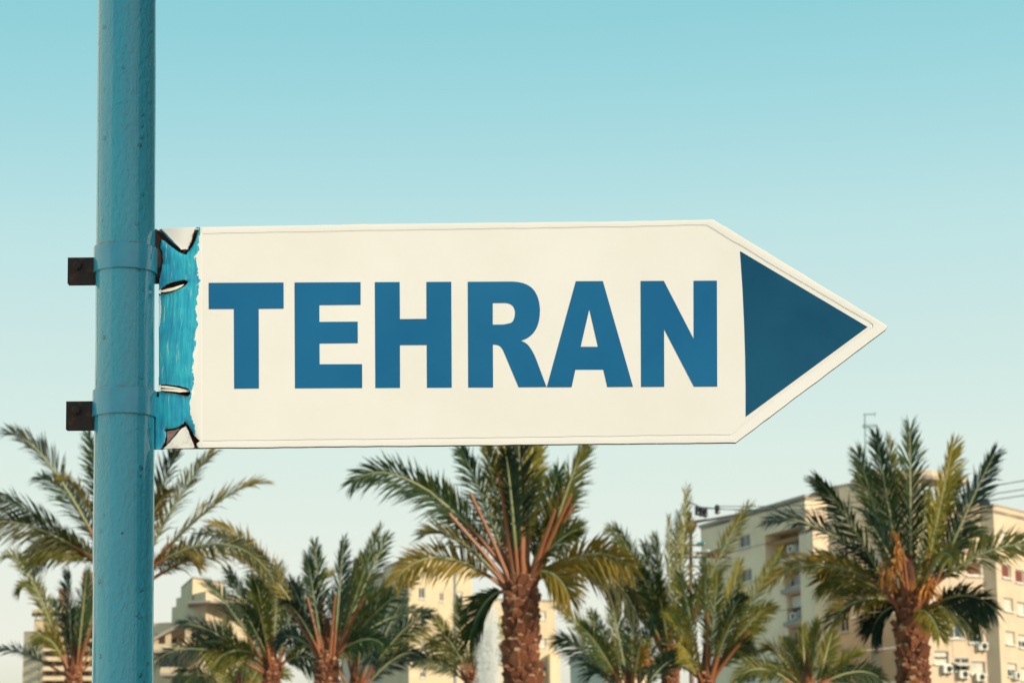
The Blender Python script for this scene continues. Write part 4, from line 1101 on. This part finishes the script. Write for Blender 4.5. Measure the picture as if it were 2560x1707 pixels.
# ---- far balcony tower at the left edge
Yt = 700
root = empty('balcony_tower', (*xy(140, 1650, Yt), 0), 'far cream apartment tower with rows of projecting balconies behind the leftmost low palm', 'building')
f0 = xy(60, 1580, Yt); f1 = xy(110, 1580, Yt-3); f2 = xy(300, 1580, Yt+6)
z1_ = zp(80, 1578, Yt)
Fq = Face(f0, f1, 0, z1_); hl = []; wl_ = []
for i in range(6):
    y = 1601 + i*24.5
    for x, w in ((77, 1.5), (97, 0.7)):
        r = Fq.rect(x, y, w, 1.2); wl_.append((r, 'shut' if w > 1 else 'glass')); hl.append((*r, 0.3))
side(root, Fq, hl, M_wall_w)
for r, k in wl_: window(root, Fq, r, k)
Fz = Face(f1, f2, 0, zp(200, 1560, Yt)); hl = []; wl_ = []
for i in range(7):
    y = 1582 + i*24.5
    for x in (123, 150, 180, 215, 250, 280):
        r = Fz.rect(x, y, 1.9, 1.7); wl_.append((r, 'glass')); hl.append((*r, 0.5))
side(root, Fz, hl, M_brown)
for r, k in wl_: window(root, Fz, r, k, 0.4, False)
for i in range(7):
    y = 1600 + (i-1)*24.5
    A, B = P(107, y, Yt-6), P(165, y, Yt-5); A2, B2 = P(195, y, Yt-5), P(300, y, Yt-3)
    for (p, q_) in ((A, B), (A2, B2)):
        prism(root, [(p.x, p.y), (q_.x, q_.y), (q_.x, q_.y+5), (p.x, p.y+5)], p.z-0.2, p.z+0.15, M_wall_w, 'balcony_slab')
        prism(root, [(p.x, p.y), (q_.x, q_.y), (q_.x, q_.y+0.2), (p.x, p.y+0.2)], p.z+0.16, p.z+1.0, M_wall_w, 'balcony_wall')
u0_ = P(84, 1524, Yt); 
prism(root, [xy(86, 1540, Yt+2), xy(180, 1540, Yt+2), xy(180, 1540, Yt+12), xy(86, 1540, Yt+12)], z1_-0.2, zp(90, 1546, Yt), M_wall_w, 'penthouse')
prism(root, [xy(80, 1524, Yt-1), xy(180, 1524, Yt-1), xy(180, 1524, Yt+12), xy(80, 1524, Yt+12)], zp(90, 1531, Yt), zp(90, 1523, Yt), M_wall_w, 'roof_slab')
for x in (88, 118, 150): prism(root, [xy(x, 1535, Yt+1), xy(x+5, 1535, Yt+1), xy(x+5, 1535, Yt+2), xy(x, 1535, Yt+2)], zp(90, 1547, Yt), zp(90, 1531, Yt), M_wall_w, 'column')
prism(root, [xy(147, 1470, Yt+6), xy(172, 1470, Yt+6), xy(172, 1470, Yt+14), xy(147, 1470, Yt+14)], z1_-1, zp(160, 1464, Yt), M_brown, 'lift_tower')
prism(root, [xy(206, 1430, Yt+6), xy(290, 1430, Yt+6), xy(290, 1430, Yt+14), xy(206, 1430, Yt+14)], z1_-1, zp(240, 1424, Yt), M_brown, 'lift_tower')
cap(root, [f0, f1, f2, step(f2, 0, 14), step(f0, 0, 14)], z1_-0.1, M_slab)
side(root, Face(step(f0, 0, 14), f0, 0, z1_), [], M_wall_w)

# ================================================================== UTILITY POLE AND WIRES
YP = 80
def Q(x, y, d=0): return P(x, y, YP + d)
pb = Q(1727, 1600); root = empty('utility_pole', (pb.x, pb.y, 0), 'rusty steel utility pole with crossarms and dark insulators left of the concrete block', 'utility pole')
M_steel = plain('rusted_galvanised_steel', (0.20, 0.13, 0.10), 0.7, 0.3, 8)
M_ins = plain('dark_porcelain', (0.012, 0.012, 0.022), 0.25)
M_insg = plain('green_glass_insulator', (0.03, 0.22, 0.22), 0.15)
top = Q(1727, 1310)
m = MB(); m.tube([(pb.x, pb.y, 0), Vector((pb.x, pb.y, pb.z)), top], [0.13, 0.075, 0.055], 10); m.build('mast', M_steel, root, smooth=True)
m = MB(); m.tube_prof(Q(1727, 1322), Vector((0, 0, 1)), [(-0.18, 0.06), (0.0, 0.17), (0.12, 0.24), (0.16, 0.24), (0.18, 0.08)], 14, 0); m.build('head_bracket', M_steel, root, smooth=True)
def bar(a, b, t, name='crossarm', mat=M_steel):
    m = MB(); d = (b-a); ax = d/2; up = Vector((0, 0, t)); side_ = d.cross(Vector((0, 0, 1))).normalized()*t
    m.obox((a+b)/2, ax, side_, up); return m.build(name, mat, root)
bar(Q(1716, 1309), Q(1850, 1285, -1.2), 0.035)
bar(Q(1712, 1306), Q(1766, 1298, 0.4), 0.03)
bar(Q(1680, 1385), Q(1826, 1378, -0.8), 0.04); bar(Q(1690, 1392, .3), Q(1828, 1393, -.5), 0.03)
bar(Q(1688, 1362), Q(1760, 1362, -0.5), 0.03); bar(Q(1700, 1416), Q(1828, 1413, -.8), 0.022); bar(Q(1727, 1440), Q(1800, 1411, -.6), 0.02, 'brace')
bar(Q(1718, 1252, .4), Q(1766, 1275), 0.025, 'stay')
def insul(c, r, h, mat, tilt=0.0):
    ax_ = Vector((math.sin(tilt), 0, math.cos(tilt))); m = MB()
    m.tube_prof(c - ax_*h/2, ax_, [(0, r*0.4), (h*0.08, r*0.9), (h*0.2, r), (h*0.3, r*0.72), (h*0.45, r), (h*0.6, r*0.72), (h*0.75, r), (h*0.9, r*0.85), (h, r*0.35)], 12, 0)
    return m.build('insulator', mat, root, smooth=True)
for (x, y, tl) in ((1724,1291,0),(1743,1276,0),(1753,1279,.25),(1763,1281,0),(1793,1273,0),(1712,1336,0)): insul(Q(x, y), 0.095, 0.32, M_ins, tl)
for (x, y, tl, mt) in ((1752,1359,1.4,M_insg),(1812,1362,1.4,M_insg),(1806,1374,1.4,M_insg),(1795,1377,1.3,M_ins),(1778,1383,1.3,M_ins),(1740,1384,1.3,M_ac),(1765,1380,1.3,M_ac),(1790,1383,1.3,M_steel),(1715,1372,0,M_steel)): insul(Q(x, y, -.3), 0.085, 0.28, mt, tl)
# lattice stays lower on the mast
for (xa, ya, xb, yb) in ((1706,1420,1710,1640),(1744,1420,1740,1640)): bar(Q(xa, ya), Q(xb, yb), 0.02, 'lattice_leg')
for i in range(7):
    y = 1425 + i*28; bar(Q(1707, y), Q(1743, y+26), 0.012, 'lattice_brace')
def wire(label, a, b, sag, r=0.014):
    m = MB(); pts = [a.lerp(b, i/24) + Vector((0, 0, -sag*4*(i/24)*(1-i/24))) for i in range(25)]
    loc = a.copy(); m.tube(pts, r, 5)
    o_ = m.build('overhead_wire', M_wire, None, loc=loc); tag(o_, label, 'wire', 'overhead wires')
M_wire = plain('dark_grey_cable', (0.05, 0.07, 0.08), 0.6)
wire('highest of the three wires sloping over the ochre roof', Q(1793, 1265), P(2760, 1162, 68), 0.35)
wire('middle of the three wires sloping over the ochre roof', Q(1763, 1270), P(2760, 1186, 68), 0.40)
wire('lowest of the three wires sloping over the ochre roof', Q(1743, 1266), P(2760, 1202, 68), 0.48)

# ================================================================== LAMP POST AND FOUNTAIN
q = P(1138, 1700, 66)
root = empty('lamp_post', (q.x, q.y, 0), 'thin grey lamp post standing before the cream building windows', 'lamp post')
M_lamp = plain('grey_painted_steel', (0.25, 0.28, 0.30), 0.5)
tp = P(1134, 1415, 66)
m = MB(); m.tube([(q.x, q.y, 0), (q.x, q.y, 1.0), (q.x, q.y, tp.z)], [0.08, 0.06, 0.04], 10); m.build('shaft', M_lamp, root, smooth=True)
m = MB(); m.tube([(q.x, q.y, tp.z), (q.x+0.3, q.y, tp.z+0.12), (q.x+0.8, q.y, tp.z+0.15)], 0.03, 8); m.build('arm', M_lamp, root, smooth=True)
m = MB(); m.obox((q.x+0.95, q.y, tp.z+0.15), (0.25, 0, 0), (0, 0.09, 0), (0, 0, 0.04)); m.build('lamp_head', M_lamp, root)
YF = 42
fb = P(1222, 1700, YF); ft = P(1226, 1495, YF)
root = empty('fountain', (fb.x, fb.y, 0), 'tall white fountain jet left of the thick palm trunk', 'fountain')
m = MB(); m.tube_prof(Vector((fb.x, fb.y, 0)), Vector((0, 0, 1)), [(0, 3.0), (0.45, 3.0), (0.5, 2.95), (0.5, 2.7), (0.42, 2.65)], 40, 0); m.build('basin', M_wall_g, root, smooth=False)
def water():
    t = NT('spray_water'); t.set(Base_Color=(0.90, 0.90, 0.90), Roughness=0.3)
    tr = t.node('ShaderNodeBsdfTranslucent'); tr.inputs[0].default_value = (0.92, 0.92, 0.92, 1)
    mx = t.node('ShaderNodeMixShader'); mx.inputs[0].default_value = 0.5
    t.link(t.bsdf.outputs[0], mx.inputs[1]); t.link(tr.outputs[0], mx.inputs[2]); t.link(mx.outputs[0], t.out.inputs[0]); return t.mat
rng = random.Random(99); m = MB(); H = ft.z
vs_, fs_ = [], []
for i in range(50000):
    t = rng.random()**0.9; z = 0.4 + (H-0.4)*t
    lane = rng.choice((-0.15, -0.13, 0.10, 0.12, 0.0)) if rng.random() < 0.6 else rng.uniform(-0.2, 0.2)
    x = fb.x + lane*(1 - 0.25*t) + rng.gauss(0, 0.055); y = fb.y + rng.gauss(0, 0.13)
    if rng.random() < t**6: continue
    s = rng.uniform(0.0025, 0.0055); h = s*rng.uniform(2, 9); k = len(vs_)
    vs_ += [Vector((x-s, y-s*.6, z)), Vector((x+s, y-s*.6, z)), Vector((x, y+s, z)), Vector((x, y, z+h)), Vector((x, y, z-h*.6))]
    fs_ += [(k, k+1, k+3), (k+1, k+2, k+3), (k+2, k, k+3), (k+1, k, k+4), (k+2, k+1, k+4), (k, k+2, k+4)]
o_ = make('water_jet', vs_, fs_, water(), root); o_['kind'] = 'stuff'

# ================================================================== UNSEEN OBJECTS ADDED TO SHAPE THE LIGHT ON THE POST
# made-up column out of view towards the sun, added to shade the sign post
t_sh = 4.6
sh = Vector((SUN.x, SUN.y, 0)).normalized(); pp = Vector((-sh.y, sh.x, 0))     # towards the sun, across it
edge = mid + sh*t_sh - pp*0.074
M_conc = wall_mat('grey_cast_concrete', (0.42, 0.40, 0.36))
root = empty('shade_column', (edge.x, edge.y, 0), 'round concrete column added out of view to shade the post', 'lamp post')
m = MB(); m.tube_prof(Vector((edge.x, edge.y, 0)), Vector((0, 0, 1)), [(0, 0.16), (0.3, 0.16), (0.32, 0.108), (9.0, 0.104)], 24, 0); m.build('shaft', M_conc, root, smooth=False)
m = MB(); m.tube([(edge.x, edge.y, 9.0), (edge.x+0.3, edge.y-0.6, 9.5), (edge.x+0.6, edge.y-1.6, 9.6)], 0.05, 8); m.build('arm', M_conc, root)
m = MB(); m.obox((edge.x+0.68, edge.y-1.9, 9.6), (0.12, 0, 0), (0, 0.35, 0), (0, 0, 0.06)); m.build('lamp_head', M_ac, root)
root = empty('bounce_block', (-5, 5, 0), 'white block added out of view to bounce sunlight onto the post', 'building')  # made-up white block, added as a reflector for the post's left side
M_white = wall_mat('white_render', (0.80, 0.78, 0.74), 0.03, streak=False)
W0, W1 = (-1.95, 2.4), (-1.95, 6.3)
prism(root, [(-2.3, 2.42), (-9, 2.42), (-9, 6.28), (-2.3, 6.28)], 0, 5.4, M_white, 'wall')
FW = Face(W1, W0, 0, 5.5); FW.n = Vector((1, 0, 0)); hl = [(1.2, 2.1, 0.9, 2.0, 0.2)]
side(root, FW, hl, M_white)
for r in hl: window(root, FW, r, 'shut')
prism(root, [(-1.85, 2.3), (-9, 2.3), (-9, 6.4), (-1.85, 6.4)], 5.51, 5.7, M_slab, 'roof')
root = empty('shade_block', (8, 6, 0), 'dark brown block added out of view to darken the right side of the post', 'building')  # made-up dark block, added to keep sky light off the post's right
DH = [(2.5, 2.75), (8.2, -1.7), (14, -1.7), (14, 12), (3.15, 12)]
prism(root, DH, 0, 7.0, M_brown, 'wall')
prism(root, DH, 7.01, 7.25, M_slab, 'roof')
